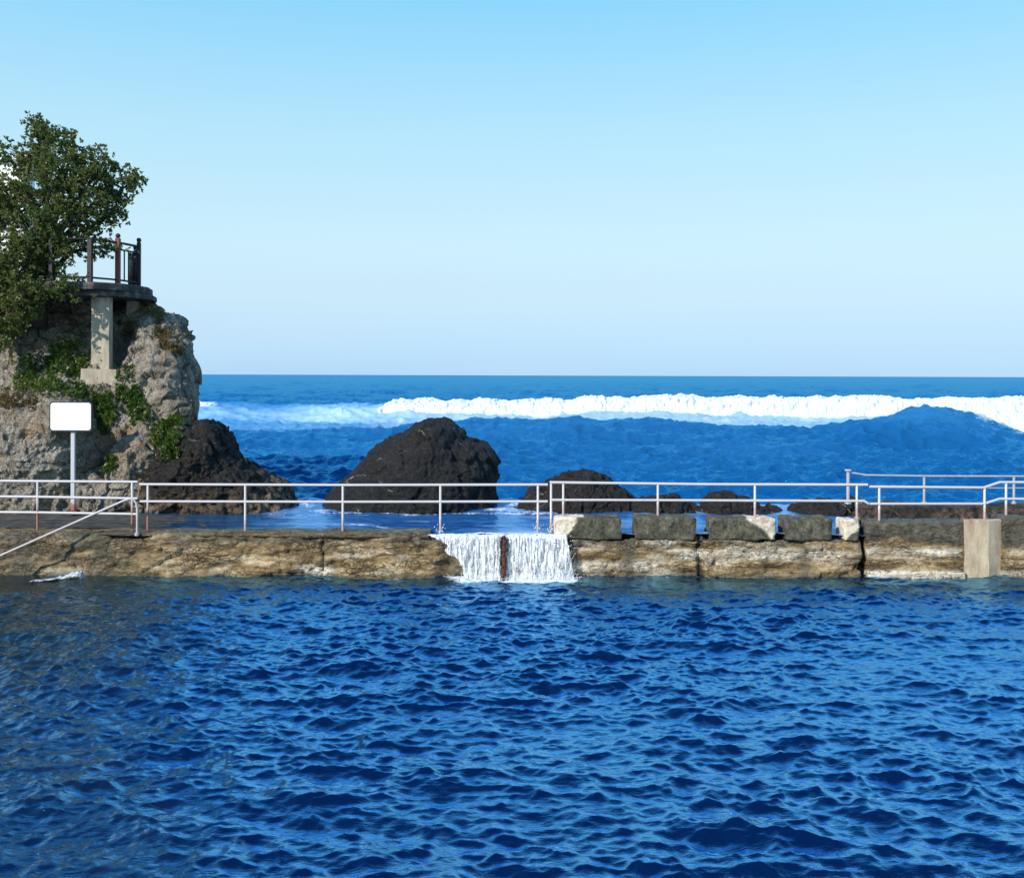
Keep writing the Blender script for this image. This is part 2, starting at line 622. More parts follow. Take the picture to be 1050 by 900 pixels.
def mat_foam(name='white_sea_foam', k=1.0):
    t = NT(name)
    v = t.coord((k, k, k))
    n = t.noise(v, 3.5, 8, 0.7)
    c = t.ramp(n, [(0.3, (0.50, 0.57, 0.66)), (0.5, (0.68, 0.73, 0.78)), (0.7, (0.80, 0.83, 0.86))])
    p = t.pbr(c, 0.9, t.bump(n, 0.8, 0.15), spec=0.1)
    # ragged, half-open edge where the foam thins out
    th = t.attr('thin')
    a = t.math('SUBTRACT', t.noise(v, 2.2, 8, 0.75), th)
    a = t.ramp(t.math('ADD', a, 0.5), [(0.42, 0.0), (0.56, 1.0)])
    t.l(a, p.inputs['Alpha'])
    return t.m


def mat_fall():
    t = NT('falling_white_water')
    v = t.coord((1, 0.6, 0.13))
    n = t.noise(v, 21, 6, 0.65, 0.3)
    n2 = t.noise(t.coord((1, 1, 0.35)), 46, 4, 0.7)
    s = t.math('ADD', t.math('MULTIPLY', n, 0.6), t.math('MULTIPLY', n2, 0.4))
    p = t.pbr(t.ramp(s, [(0.35, (0.50, 0.56, 0.62)), (0.5, (0.80, 0.83, 0.86)), (0.62, (0.93, 0.94, 0.95))]), 0.35, t.bump(s, 1.0, 0.03), spec=0.5)
    a = t.math('ADD', s, t.attr('dense'))
    t.l(t.ramp(a, [(0.40, 0.0), (0.48, 0.45), (0.62, 0.95)]), p.inputs['Alpha'])
    return t.m


M = {}
M['cliff'] = mat_cliff()
M['dark'] = mat_dark_rock()
M['brown'] = mat_dark_rock('brown_wet_rock', (1.3, 1.08, 0.95))
M['wall'] = mat_wall()
M['block'] = mat_block()
M['deck'] = mat_concrete('wet_grey_walkway', (0.035, 0.033, 0.03), (0.075, 0.07, 0.063), (0.13, 0.12, 0.105), 0.45)
M['pale_con'] = mat_concrete('pale_cast_concrete', (0.27, 0.21, 0.14), (0.45, 0.37, 0.26), (0.58, 0.50, 0.38), 0.85, True)
M['pier'] = mat_concrete('grey_cast_concrete', (0.22, 0.18, 0.13), (0.38, 0.325, 0.245), (0.50, 0.44, 0.35), 0.85, True)
M['slab'] = mat_concrete('lichen_black_concrete', (0.022, 0.02, 0.018), (0.06, 0.055, 0.05), (0.2, 0.185, 0.16), 0.9)
M['rail'] = mat_rail('white_painted_pipe', (0.50, 0.47, 0.47), 0.25, 0.4)
M['post_rust'] = mat_rail('rust_footed_post', (0.60, 0.57, 0.56), 0.9, 0.72)
M['post'] = mat_rail('lightly_rusted_post', (0.60, 0.57, 0.56), 0.55, 0.36)
M['galv'] = mat_plain('galvanised_pipe', (0.42, 0.42, 0.43), 0.45, 0.3)
M['signface'] = mat_plain('white_sign_face', (0.84, 0.84, 0.86), 0.4, 0, 0.02)
M['signrim'] = mat_plain('dark_sign_rim', (0.02, 0.02, 0.028), 0.5)
M['signpost'] = mat_rail('grey_sign_post', (0.46, 0.47, 0.49), 0.9, 0.22)
M['ink'] = mat_plain('faded_grey_ink', (0.45, 0.45, 0.47), 0.6)
M['rust'] = mat_plain('flaking_rust', (0.085, 0.022, 0.012), 0.85, 0, 0.8, 14)
M['wood'] = mat_plain('dark_brown_paint', (0.02, 0.013, 0.012), 0.6)
M['redwood'] = mat_plain('faded_red_paint', (0.16, 0.03, 0.03), 0.6)
M['white'] = mat_plain('white_render', (0.80, 0.79, 0.77), 0.8, 0, 0.05, 4)
M['glass'] = mat_plain('dim_window_glass', (0.03, 0.045, 0.05), 0.1)
M['bark'] = mat_plain('grey_brown_bark', (0.06, 0.045, 0.034), 0.9, 0, 0.5, 12)
M['leaf'] = mat_leaf('evergreen_leaf', (0.045, 0.06, 0.03), (0.115, 0.145, 0.042), (0.20, 0.19, 0.06), 0.4)
M['bush'] = mat_leaf('creeper_leaf', (0.02, 0.05, 0.010), (0.065, 0.125, 0.016), (0.15, 0.19, 0.03), 0.3)
M['dry'] = mat_leaf('dry_scrub_leaf', (0.05, 0.055, 0.016), (0.13, 0.10, 0.03), (0.22, 0.13, 0.05), 0.2)
M['sea'] = mat_water('open_sea', (0.003, 0.066, 0.195), False, [(0.3, 0.02), (0.6, 0.14), (0.8, 0.48), (0.95, 0.56)], 0.08, (0.20, 0.68, 1.0), ((1.1, 0.12), (3.2, 0.09), (9, 0.03)), (0.45, 1.0, 1.0))
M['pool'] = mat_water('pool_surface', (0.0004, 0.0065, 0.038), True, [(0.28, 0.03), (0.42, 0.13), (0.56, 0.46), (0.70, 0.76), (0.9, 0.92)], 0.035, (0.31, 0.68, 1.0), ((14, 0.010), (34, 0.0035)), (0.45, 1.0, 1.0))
M['wash'] = mat_water('thin_wash', (0.02, 0.10, 0.32), True, [(0.4, 0.1), (0.75, 0.4), (0.9, 0.62), (1.0, 0.7)], 0.10, (0.50, 0.74, 1.0), ((3, 0.03), (9, 0.012)), (0.5, 1.5, 1))
M['foam'] = mat_foam()
M['foam_small'] = mat_foam('splash_foam', 6.0)
M['fall'] = mat_fall()


# ------------------------------------------------------------------ wave tiles
def ocean_tile(N, L, wind, ang, small, seed, spread=2):
    r = np.random.default_rng(seed)
    k1 = np.fft.fftfreq(N, L / N) * 2 * PI
    kx, ky = np.meshgrid(k1, k1)
    k = np.sqrt(kx ** 2 + ky ** 2)
    k[0, 0] = 1e9
    Lw = wind
    P = np.exp(-1 / (k * Lw) ** 2) / k ** 4 * np.exp(-(k * small) ** 2)
    c = (kx * math.cos(ang) + ky * math.sin(ang)) / k
    P = P * (np.abs(c) ** spread * 0.85 + 0.15)
    A = np.sqrt(P) * (r.normal(size=(N, N)) + 1j * r.normal(size=(N, N)))
    A[0, 0] = 0
    h = np.fft.ifft2(A).real
    dx = np.fft.ifft2(1j * kx / k * A).real
    dy = np.fft.ifft2(1j * ky / k * A).real
    s = h.std()
    return h / s, dx / s, dy / s, N, L


def sample(tile_arr, N, L, x, y):
    u, v = x / L * N, y / L * N
    i, j = np.floor(u).astype(int), np.floor(v).astype(int)
    a, b = u - i, v - j
    i0, i1, j0, j1 = i % N, (i + 1) % N, j % N, (j + 1) % N
    return (tile_arr[j0, i0] * (1 - a) * (1 - b) + tile_arr[j0, i1] * a * (1 - b) + tile_arr[j1, i0] * (1 - a) * b + tile_arr[j1, i1] * a * b)


# ------------------------------------------------------------------ pool water
def build_pool():
    t1 = ocean_tile(1024, 15.0, 0.105, PI * 0.48, 0.010, 3, 9)
    t3 = ocean_tile(512, 23.0, 0.40, PI * 0.40, 0.05, 8, 4)
    t2 = ocean_tile(1024, 9.7, 0.055, PI * 0.53, 0.008, 5, 6)
    xs = np.arange(-15.0, 15.0, 0.024)
    ys = np.arange(4.5, 20.35, 0.024)
    X, Y = np.meshgrid(xs, ys)
    z = dx = dy = 0
    for (h, hx, hy, N, L), a, ch in ((t1, 0.0142, 0.75), (t2, 0.0074, 0.75), (t3, 0.026, 0.7)):
        z = z + a * sample(h, N, L, X, Y)
        dx = dx + a * ch * sample(hx, N, L, X, Y)
        dy = dy + a * ch * sample(hy, N, L, X, Y)
    calm = 1 - 0.5 * sstep(17.5, 20.0, Y)
    gust = fbm(np.stack([X.ravel() * 0.28, Y.ravel() * 0.42, 0 * X.ravel()], 1), 3, 66).reshape(X.shape)
    calm = calm * np.clip(1.0 + 0.45 * gust, 0.5, 1.4)
    z, dx, dy = z * calm, dx * calm, dy * calm
    V = np.stack([(X + dx).ravel(), (Y + dy).ravel(), z.ravel()], 1)
    px = CX + X / Y * F
    sh = sstep(250, 20, px + 55 * vnoise(np.stack([X.ravel() * 0.6, Y.ravel() * 0.6, X.ravel() * 0], 1), 4).reshape(X.shape))  # left pool: shallow bed tint plus painted cliff reflection and shade
    foam = 0.95 * np.exp(-((Y - 19.6) / 0.33) ** 2) * sstep(445, 480, px) * sstep(612, 580, px)
    foam += 0.42 * np.exp(-((Y - 19.9) / 0.10) ** 2)
    foam += 0.68 * np.exp(-(((px - 78) / 24) ** 2 + ((Y - 20.05) / 0.28) ** 2))
    foam += 0.40 * np.exp(-(((px - 12) / 22) ** 2 + ((Y - 19.7) / 0.12) ** 2))
    foam = np.clip(foam, 0, 1)
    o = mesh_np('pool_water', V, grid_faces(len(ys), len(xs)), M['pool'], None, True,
                {'shallow_and_cliff_refl': (sh * (0.30 + 0.62 * sstep(10.5, 16.0, Y))).ravel(), 'foam': foam.ravel(), 'aqua': np.zeros(X.size), 'milk': np.zeros(X.size)})
    tag(o, kind='structure')


# ------------------------------------------------------------------ open sea
YS, YB = 54.0, 77.0


def interp(px, pts):
    a = np.array(pts, float)
    return np.interp(px, a[:, 0], a[:, 1])


def build_sea():
    t0 = ocean_tile(1024, 230.0, 2.2, PI * 0.5, 0.4, 29, 4)
    t1 = ocean_tile(1024, 70.0, 1.0, PI * 0.5, 0.18, 21, 3)
    t2 = ocean_tile(1024, 31.0, 0.22, PI * 0.46, 0.06, 22, 3)
    t3 = ocean_tile(1024, 17.0, 0.09, PI * 0.5, 0.03, 23, 3)
    ys = [22.2]
    while ys[-1] < 9000:
        y = ys[-1]
        ys.append(y + (0.11 if y < 45 else 0.20 if y < 62 else 0.3 if y < 100 else max(0.5, (y - 60) * 0.0135)))
    ys = np.array(ys)
    us = np.linspace(-0.85, 0.85, 1150)
    U, Y = np.meshgrid(us, ys)
    X = U * Y
    px = CX + U * F
    fade = np.clip(60 / Y, 0, 1)
    near = sstep(22, 32, Y)
    z = SEA + np.zeros_like(X)
    dx = np.zeros_like(X)
    dy = np.zeros_like(X)
    for (h, hx, hy, N, L), a, lim in ((t0, 0.16, 3000), (t1, 0.09, 700), (t2, 0.066, 320), (t3, 0.017, 120)):
        k = a * sstep(lim, lim * 0.4, Y) * (1 if a != 0.16 else 0.35 + 0.65 * sstep(80, 110, Y)) * (0.45 + 0.55 * near)
        z = z + k * sample(h, N, L, X, Y)
        dx = dx + k * 0.8 * sample(hx, N, L, X, Y)
        dy = dy + k * 0.8 * sample(hy, N, L, X, Y)
    # swell about to break
    crest = interp(px, [(-400, 447), (210, 446), (300, 447), (380, 443), (430, 435), (480, 430), (540, 428.5), (640, 431), (700, 435), (760, 438), (830, 437), (868, 432), (900, 425), (930, 419), (948, 416.5), (968, 419), (990, 426), (1015, 435), (1050, 443), (1300, 446)])
    hs = CAMZ - (crest - HZ - ROLL * (px - CX)) / F * YS - SEA
    hs = np.maximum(hs, 0.05)
    pk = np.exp(-((px - 950) / 70) ** 2)
    yc = YS + 1.2 * vnoise(np.stack([X.ravel() * 0.06, 0 * X.ravel(), 0 * X.ravel()], 1), 9).reshape(X.shape)
    d = Y - yc
    front = np.exp(-(np.abs(d) / (6.5 - 3.4 * pk)) ** 1.7)
    back = np.exp(-(np.abs(d) / 4.2) ** 2)
    sw = np.where(d < 0, front, back)
    z = z + hs * sw
    # folds across the swell face
    z = z + 0.10 * hs * np.sin(d * 1.7 + 1.5 * np.sin(X * 0.12)) * np.exp(-((d + 4) / 5) ** 2)
    # shoulder of the breaker
    hb = interp(px, [(-400, 1.1), (200, 1.45), (300, 1.05), (360, 1.3), (420, 1.3), (900, 1.1), (1400, 1.1)])
    db = Y - YB - 1.0
    z = z + hb * np.where(db < 0, np.exp(-(np.abs(db) / 3.2) ** 2), np.exp(-(db / 5) ** 2))
    # far swells
    z = z + 0.35 * np.sin(Y / 9.0 + 0.8 * np.sin(X / 40)) * sstep(95, 150, Y) * sstep(900, 300, Y)
    P2 = np.stack([X.ravel() * 0.09, Y.ravel() * 0.16, 0 * X.ravel()], 1)
    n = vnoise(P2, 31).reshape(X.shape)
    # foam left on the water between breaker and swell, streaked wash on the left shoulder
    left = sstep(420, 360, px)
    wash = 0.40 * sstep(YS + 1.5, YS + 7, Y) * sstep(YB + 0.5, YB - 2, Y) * (1 - 0.35 * left)
    streak = left * (0.20 + 0.30 * n) * np.exp(-((Y - YB + 1.5) / 5.5) ** 2)
    tl = 0.9 * sstep(245, 205, px) * np.exp(-((Y - YB - 0.3) / 1.2) ** 2)
    rb = 0.85 * sstep(975, 1010, px) * np.exp(-((Y - YS - 0.6) / 3.0) ** 2)
    fleck = 0.16 * (vnoise(np.stack([X.ravel() * 0.35, Y.ravel() * 0.5, 0 * X.ravel()], 1), 41).reshape(X.shape) > 0.62) * sstep(300, 40, Y)
    gap = 0.62 * np.exp(-(((px - 322) / 20) ** 2 + ((Y - 25.6) / 2.2) ** 2)) + 0.6 * np.exp(-(((px - 520) / 24) ** 2 + ((Y - 27) / 2.0) ** 2))
    gap += 0.35 * sstep(600, 640, px) * np.exp(-((Y - 24.3) / 0.8) ** 2)
    foam = np.clip(np.maximum.reduce([wash, streak, tl, rb, gap]), 0, 1)
    aqua = np.clip(0.62 * left * np.exp(-((Y - YB + 5) / 11) ** 2) + (0.16 + 0.5 * np.clip(n, 0, 1)) * sstep(26, YB, Y) * sstep(YB + 30, YB, Y) + 0.25 * pk * np.exp(-((d + 1) / 2) ** 2), 0, 1)
    zone = sstep(YS + 0.8, YS + 5, Y) * sstep(YB + 1.0, YB - 1.5, Y)
    milk = np.clip(zone * (0.70 - 0.5 * left) + left * (0.10 + 0.55 * n) * np.exp(-((Y - YB + 2) / 6) ** 2), 0, 1)
    V = np.stack([(X + dx).ravel(), (Y + dy).ravel(), z.ravel()], 1)
    o = mesh_np('sea', V, grid_faces(len(ys), len(us)), M['sea'], None, True,
                {'foam': foam.ravel(), 'aqua': aqua.ravel(), 'milk': milk.ravel(), 'shallow_and_cliff_refl': np.zeros(X.size)})
    tag(o, kind='structure')


def billow(name, px0, px1, Yc, depth, top, nx, ny, label, cat, seed, base_z=SEA - 0.1):
    """a rolling bank of foam: lumpy mound along x, thick at the middle"""
    x0, x1 = X_(px0, Yc), X_(px1, Yc)
    xs = np.linspace(x0, x1, nx)
    v = np.linspace(-1, 1, ny)
    Xg, Vg = np.meshgrid(xs, v)
    px = CX + Xg / Yc * F
    zt = CAMZ - (interp(px, top) - HZ - ROLL * (px - CX)) / F * Yc
    endf = sstep(0, 0.05, (Xg - x0) / (x1 - x0)) if px0 > 0 else 1
    prof = np.sqrt(np.clip(1 - np.abs(Vg) ** 2.2, 0, 1))
    Yg = Yc + Vg * depth * 0.5
    Zg = base_z + (zt - base_z) * prof * endf
    P = np.stack([Xg.ravel(), Yg.ravel() * 1.0, Zg.ravel()], 1)
    c1, _, _ = worley(P * np.array([0.9, 0.9, 1.1]), seed)
    c2, _, _ = worley(P * 2.3 + 0.4 * fbm(P * 2, 2, seed)[:, None], seed + 9)
    b = (0.30 * (0.55 - c1) + 0.15 * (0.5 - c2) + 0.10 * fbm(P * 3.5, 4, seed + 50)).reshape(Zg.shape)
    top = 0.16 * fbm(np.stack([Xg.ravel() * 0.45, 0 * Xg.ravel(), 0 * Xg.ravel()], 1), 5, seed + 3).reshape(Zg.shape)
    Zg = Zg + prof * endf * (b * 0.8 + top)
    Yg = Yg - prof * b * 1.3
    thin = 0.6 * sstep(0.35, 0.0, prof) + 0.0 * Xg
    thin = np.maximum(thin, 0.48 * sstep(0.80, 1.2, (Zg - base_z) / (zt - base_z)) + 0.0)
    if px0 > 0:
        thin = np.maximum(thin, (0.5 if px0 < 900 else 0.0) * sstep(0.08, 0.0, (Xg - x0) / (x1 - x0)))
    if px0 > 900:
        thin = thin * 0.0
    V = np.stack([Xg.ravel(), Yg.ravel(), Zg.ravel()], 1)
    o = mesh_np(name, V, grid_faces(ny, nx), M['foam'], None, True, {'thin': thin.ravel()})
    tag(o, label, cat)
    return o


# ------------------------------------------------------------------ rocks
ROCKS = []


def rock(name, prof, c, Yc, dy, m, label, cat, seed, group=None, amp=1.0, nu=300, nv=170, pale=None, power=2.3):
    """solid rock whose silhouette in the x-z plane follows measured points; round in depth"""
    cx, cz = X_(c[0], Yc), Z_(c[1], Yc, c[0])
    P = np.array([(X_(p[0], Yc) - cx, Z_(p[1], Yc, p[0]) - cz) for p in prof])
    ang = np.arctan2(P[:, 1], P[:, 0])
    rad = np.hypot(P[:, 0], P[:, 1])
    o_ = np.argsort(ang)
    ang, rad = ang[o_], rad[o_]
    ang = np.concatenate([ang - 2 * PI, ang, ang + 2 * PI])
    rad = np.tile(rad, 3)
    a = np.linspace(0, 2 * PI, nu, endpoint=False)
    R = np.interp(np.where(a > PI, a - 2 * PI, a), ang, rad)
    v = np.linspace(-1, 1, nv)
    t = np.sign(v) * np.abs(v) ** 0.9 * PI / 2
    A, T = np.meshgrid(np.arange(nu), t)
    cs = np.cos(T) ** (2 / power)
    sn = np.sign(np.sin(T)) * np.abs(np.sin(T)) ** (2 / power)
    rr = R[A] * cs
    V = np.stack([(cx + rr * np.cos(a[A])).ravel(), (Yc + dy * sn).ravel(), (cz + rr * np.sin(a[A])).ravel()], 1)
    Fc = grid_faces(nv, nu, True)
    N = vnormals(V, Fc)
    n0 = N * np.where(np.sum(N * (V - np.array([cx, Yc, cz])), 1) < 0, -1, 1)[:, None]
    f1, f2, _ = worley(V * 1.7 + seed, seed)
    g1, g2, _ = worley(V * 5.0 + seed * 2, seed + 5)
    d = 0.13 * fbm(V * 0.9 + seed, 4, seed) + 0.06 * ridged(V * 2.4 + seed, 4, seed + 3) + 0.18 * facets(V * 1.9 + 0.3 * fbm(V * 1.7, 2, seed)[:, None], seed + 20) + 0.06 * facets(V * 4.6, seed + 21) + 0.022 * facets(V * 10, seed + 22) + 0.03 * fbm(V * 9, 4, seed + 9)
    V = V + n0 * (d * amp)[:, None]
    pl = np.zeros(len(V)) if pale is None else pale(V)
    o = mesh_np(name, V, Fc, m, None, True, {'pale': pl, 'crack': 0.6 * sstep(0.05, 0.0, f2 - f1), 'wet': np.zeros(len(V))})
    tag(o, label, cat, group)
    ROCKS.append((V, Fc))
    return o


def build_rocks():
    rock('sea_rock', [(331, 535), (341, 508), (351, 498), (364, 488), (379, 472), (386, 462), (398, 455), (415, 447), (426, 437), (438, 431.5), (455, 431), (468, 436), (481, 448), (497, 455), (506, 467), (510, 488), (509, 512), (516, 535), (500, 560), (340, 560)],
         (430, 500), 24.6, 1.7, M['dark'], 'large black dome-shaped rock rising alone behind the walkway', 'rock', 3, None, 0.65)
    rock('sea_rock', [(515, 535), (532, 521), (541, 507), (560, 498), (574, 493), (585, 487), (603, 486), (613, 491), (631, 498), (642, 507), (655, 519), (672, 535), (660, 550), (530, 550)],
         (590, 520), 24.3, 1.2, M['brown'], 'low jagged dark rock right of the big black dome rock', 'rock', 8, None, 0.8)
    rg = 'low flat rocks along the seaward side'
    rock('sea_rock', [(640, 535), (648, 520), (662, 513), (685, 514), (705, 519), (722, 535), (700, 548), (655, 548)],
         (680, 527),  23.8, 0.7, M['brown'], 'small flat brown rock seen over the second concrete block', 'rock', 14, rg, 0.75, 220, 120)
    rock('sea_rock', [(700, 535), (716, 520), (726, 509), (742, 507), (760, 510), (778, 515), (795, 523), (806, 535), (790, 548), (710, 548)],
         (752, 526),  23.6, 0.7, M['brown'], 'flat brown rock with raised left end behind the third concrete block', 'rock', 19, rg, 0.75, 220, 120)
    rock('sea_rock', [(800, 535), (812, 521), (828, 516), (855, 516), (884, 517), (905, 535), (880, 548), (815, 548)],
         (850, 527),  23.5, 0.7, M['brown'], 'flat brown rock touching the left end of the low rear wall', 'rock', 23, rg, 0.75, 220, 120)
    rock('rock_outcrop', [(128, 535), (140, 485), (165, 452), (185, 440), (205, 437), (224, 437.5), (232, 445), (238, 462), (250, 474), (264, 482), (277, 493), (292, 506), (304, 518), (312, 535), (300, 560), (150, 560)],
         (210, 500), 24.2, 1.5, M['brown'], 'dark wet rock outcrop stepping down to the walkway at the cliff foot', 'rock', 31, None, 1.0, 300, 170,
         lambda V: 0.8 * sstep(255, 290, CX + V[:, 0] / V[:, 1] * F + 18 * vnoise(V * 2, 3)) + 0.65 * sstep(1.5, 1.1, V[:, 2]))
    rock('boulder', [(-40, 480), (-30, 425), (10, 410), (45, 408), (70, 408), (88, 417), (97, 432), (98, 455), (90, 490), (82, 520), (70, 545), (-30, 545)],
         (35, 470), 23.6, 1.15, M['cliff'], 'pale grey rounded boulder face right behind the white sign', 'rock', 41, None, 0.75)
    rock('boulder', [(116, 520), (120, 490), (128, 462), (142, 440), (158, 434), (172, 446), (178, 470), (182, 500), (184, 530), (150, 548), (120, 545)],
         (150, 492), 23.9, 1.0, M['cliff'], 'mid-grey cracked boulder between the ivy and the dark outcrop', 'rock', 47, None, 0.9)


def build_cliff():
    prof = [(96, 292), (122, 299), (148, 309), (166, 319), (185, 336), (199, 358), (205, 380), (207, 400), (206, 437), (205, 470), (206, 520), (208, 620)]
    Yr = 26.0
    pz = np.array([Z_(p[1], Yr, p[0]) for p in prof])[::-1]
    pxr = np.array([X_(p[0], Yr) for p in prof])[::-1]
    nz, nu, ncap = 230, 430, 26
    zs = np.linspace(-1.4, pz.max() - 0.02, nz)
    rows = []
    for i in range(nz + ncap):
        k = max(0, i - nz + 1)
        z = zs[min(i, nz - 1)] + 0.02 * k
        xr = np.interp(zs[min(i, nz - 1)], pz, pxr) - 0.2 * k + 0.17 - 0.30 * sstep(3.9, 5.2, zs[min(i, nz - 1)])
        yf = 22.85 + 0.45 * max(0, min(zs[min(i, nz - 1)], 9) - 0.9) + 0.25 * k
        r = 0.8
        pts = [(-26, yf - 0.6), (-16, yf - 0.4), (xr - r, yf)]
        for q in range(1, 9):
            a = -PI / 2 + q / 8 * (PI / 2 + 0.55)
            pts.append((xr - r + r * math.cos(a), yf + r + r * math.sin(a)))
        pts.append((pts[-1][0] - 5.0, pts[-1][1] + 8.0))
        pts = np.array(pts)
        L = np.concatenate([[0], np.cumsum(np.hypot(*np.diff(pts, axis=0).T))])
        # finer where the picture looks
        w = np.interp(np.linspace(0, 1, nu), [0, 0.12, 0.82, 1], [0, (L[1] + 3.2) / L[-1], (L[-2] + 0.8) / L[-1], 1]) * L[-1]
        rows.append(np.stack([np.interp(w, L, pts[:, 0]), np.interp(w, L, pts[:, 1]), np.full(nu, z)], 1))
    V = np.concatenate(rows)
    Fc = grid_faces(nz + ncap, nu)
    N = vnormals(V, Fc)
    if N[nu * 60 + 200][1] > 0:
        N = -N
    pxv, pyv = CX + V[:, 0] / V[:, 1] * F, HZ - (V[:, 2] - CAMZ) / V[:, 1] * F

    def bumpg(x, y, sx, sy):
        return np.exp(-(((pxv - x) / sx) ** 2 + ((pyv - y) / sy) ** 2))
    capf = sstep(pz.max() + 0.35, pz.max() - 0.1, V[:, 2])
    d = -0.25 * bumpg(75, 312, 62, 20) - 0.9 * bumpg(124, 330, 13, 28) - 0.5 * bumpg(119, 360, 8, 30) + 0.30 * bumpg(160, 385, 32, 45) + 0.35 * bumpg(60, 395, 55, 20) - 0.7 * bumpg(108, 462, 13, 30) + 0.3 * bumpg(170, 455, 30, 30) - 0.15 * bumpg(100, 388, 20, 12) + 0.3 * bumpg(106, 436, 22, 10)
    f1, f2, cid = worley(V * np.array([0.75, 0.75, 0.95]) + 3.1, 2)
    g1, g2, gid = worley(V * np.array([1.9, 1.9, 2.2]) + 0.35 * fbm(V * 1.5, 2, 5)[:, None], 6)
    k1, k2, kid = worley(V * 5.2, 12)
    rough = np.clip(0.5 + 0.9 * fbm(V * 0.5, 2, 77), 0.15, 1.3)
    d = d + 0.28 * fbm(V * 0.55, 3, 1) + 0.36 * facets(V * np.array([0.8, 0.8, 0.95]) + 0.25 * fbm(V * 1.1, 2, 71)[:, None], 61) + 0.19 * facets(V * np.array([2.1, 2.1, 2.4]) + 0.3 * fbm(V * 2, 2, 72)[:, None], 62) * (0.5 + rough) + 0.10 * facets(V * 5.5, 63) + 0.06 * ridged(V * 2.0, 4, 4) * rough + 0.025 * fbm(V * 9, 3, 14)
    d = d - 0.05 * sstep(0.05, 0.0, f2 - f1) - 0.03 * sstep(0.05, 0.0, g2 - g1)
    edge = sstep(182, 200, pxv)
    d = d * (1 - edge) + np.clip(d, -0.22, 0.14) * edge
    V = V + N * (d * (0.25 + 0.75 * capf))[:, None]
    crack = np.clip(0.7 * sstep(0.05, 0.0, f2 - f1) + 0.5 * sstep(0.05, 0.0, g2 - g1) * np.clip(rough, 0, 1) + 0.3 * sstep(0.10, 0.0, k2 - k1), 0, 1)
    wet = np.clip(sstep(1.25, 0.75, V[:, 2]) * 0.5, 0, 1)
    o = mesh_np('cliff', V, Fc, M['cliff'], None, True, {'crack': crack, 'wet': wet, 'pale': np.zeros(len(V))})
    tag(o, kind='structure')
    ROCKS.append((V, Fc))


# ------------------------------------------------------------------ pool wall
def wall_piece(name, box, st, parent, dark, pale=None, cracks=(), seed=0, amp=1.0, m=None, foot=0.0, lip=False):
    V, Fc = box_grid(*box, st)
    N = vnormals(V, Fc)
    Q = V * np.array([1.0, 1.0, 2.6])
    f1, f2, cid = worley(Q * np.array([1.3, 1.3, 1.6]) + 0.3 * fbm(V * 1.3, 2, seed)[:, None] + seed, seed)
    n = 0.03 * fbm(Q * 0.9, 4, seed) + 0.014 * ridged(Q * 2.2, 4, seed + 2) + 0.065 * facets(Q * np.array([1.5, 1.5, 1.9]) + 0.3 * fbm(V * 1.3, 2, seed)[:, None], seed + 30) + 0.035 * facets(Q * np.array([3.6, 3.6, 3.9]), seed + 31) + 0.012 * fbm(V * 12, 3, seed + 4)
    V2 = V + N * (n * amp)[:, None]
    if lip:
        px = CX + V[:, 0] / box[2] * F
        V2[:, 2] -= 0.09 * sstep(440, 452, px) * (V[:, 2] > 0.5)
        V2[:, 1] += 0.14 * sstep(446, 462, px) * (V[:, 1] < box[2] + 0.01)
    if foot:
        k = foot * sstep(0.45, -0.1, V[:, 2]) * (V[:, 1] < box[2] + 0.01) * (1 + 0.8 * vnoise(V * 1.6, seed + 7))
        V2[:, 1] -= k
    cr = 0.0 * f1
    for (cxp, w, z0, z1) in cracks:
        xx = X_(cxp, box[2]) + 0.05 * vnoise(np.stack([V[:, 2] * 7, 0 * V[:, 0], 0 * V[:, 0]], 1), 3)
        m_ = sstep(w, w * 0.4, np.abs(V[:, 0] - xx)) * (V[:, 2] > z0) * (V[:, 2] < z1)
        cr = np.maximum(cr, m_)
        V2[:, 1] += 0.10 * m_ * (V[:, 1] < box[2] + 0.02)
    o = mesh_np(name, V2, Fc, m or M['wall'], parent, True,
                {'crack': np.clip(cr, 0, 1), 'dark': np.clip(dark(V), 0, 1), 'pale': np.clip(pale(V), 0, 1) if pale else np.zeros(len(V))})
    return o


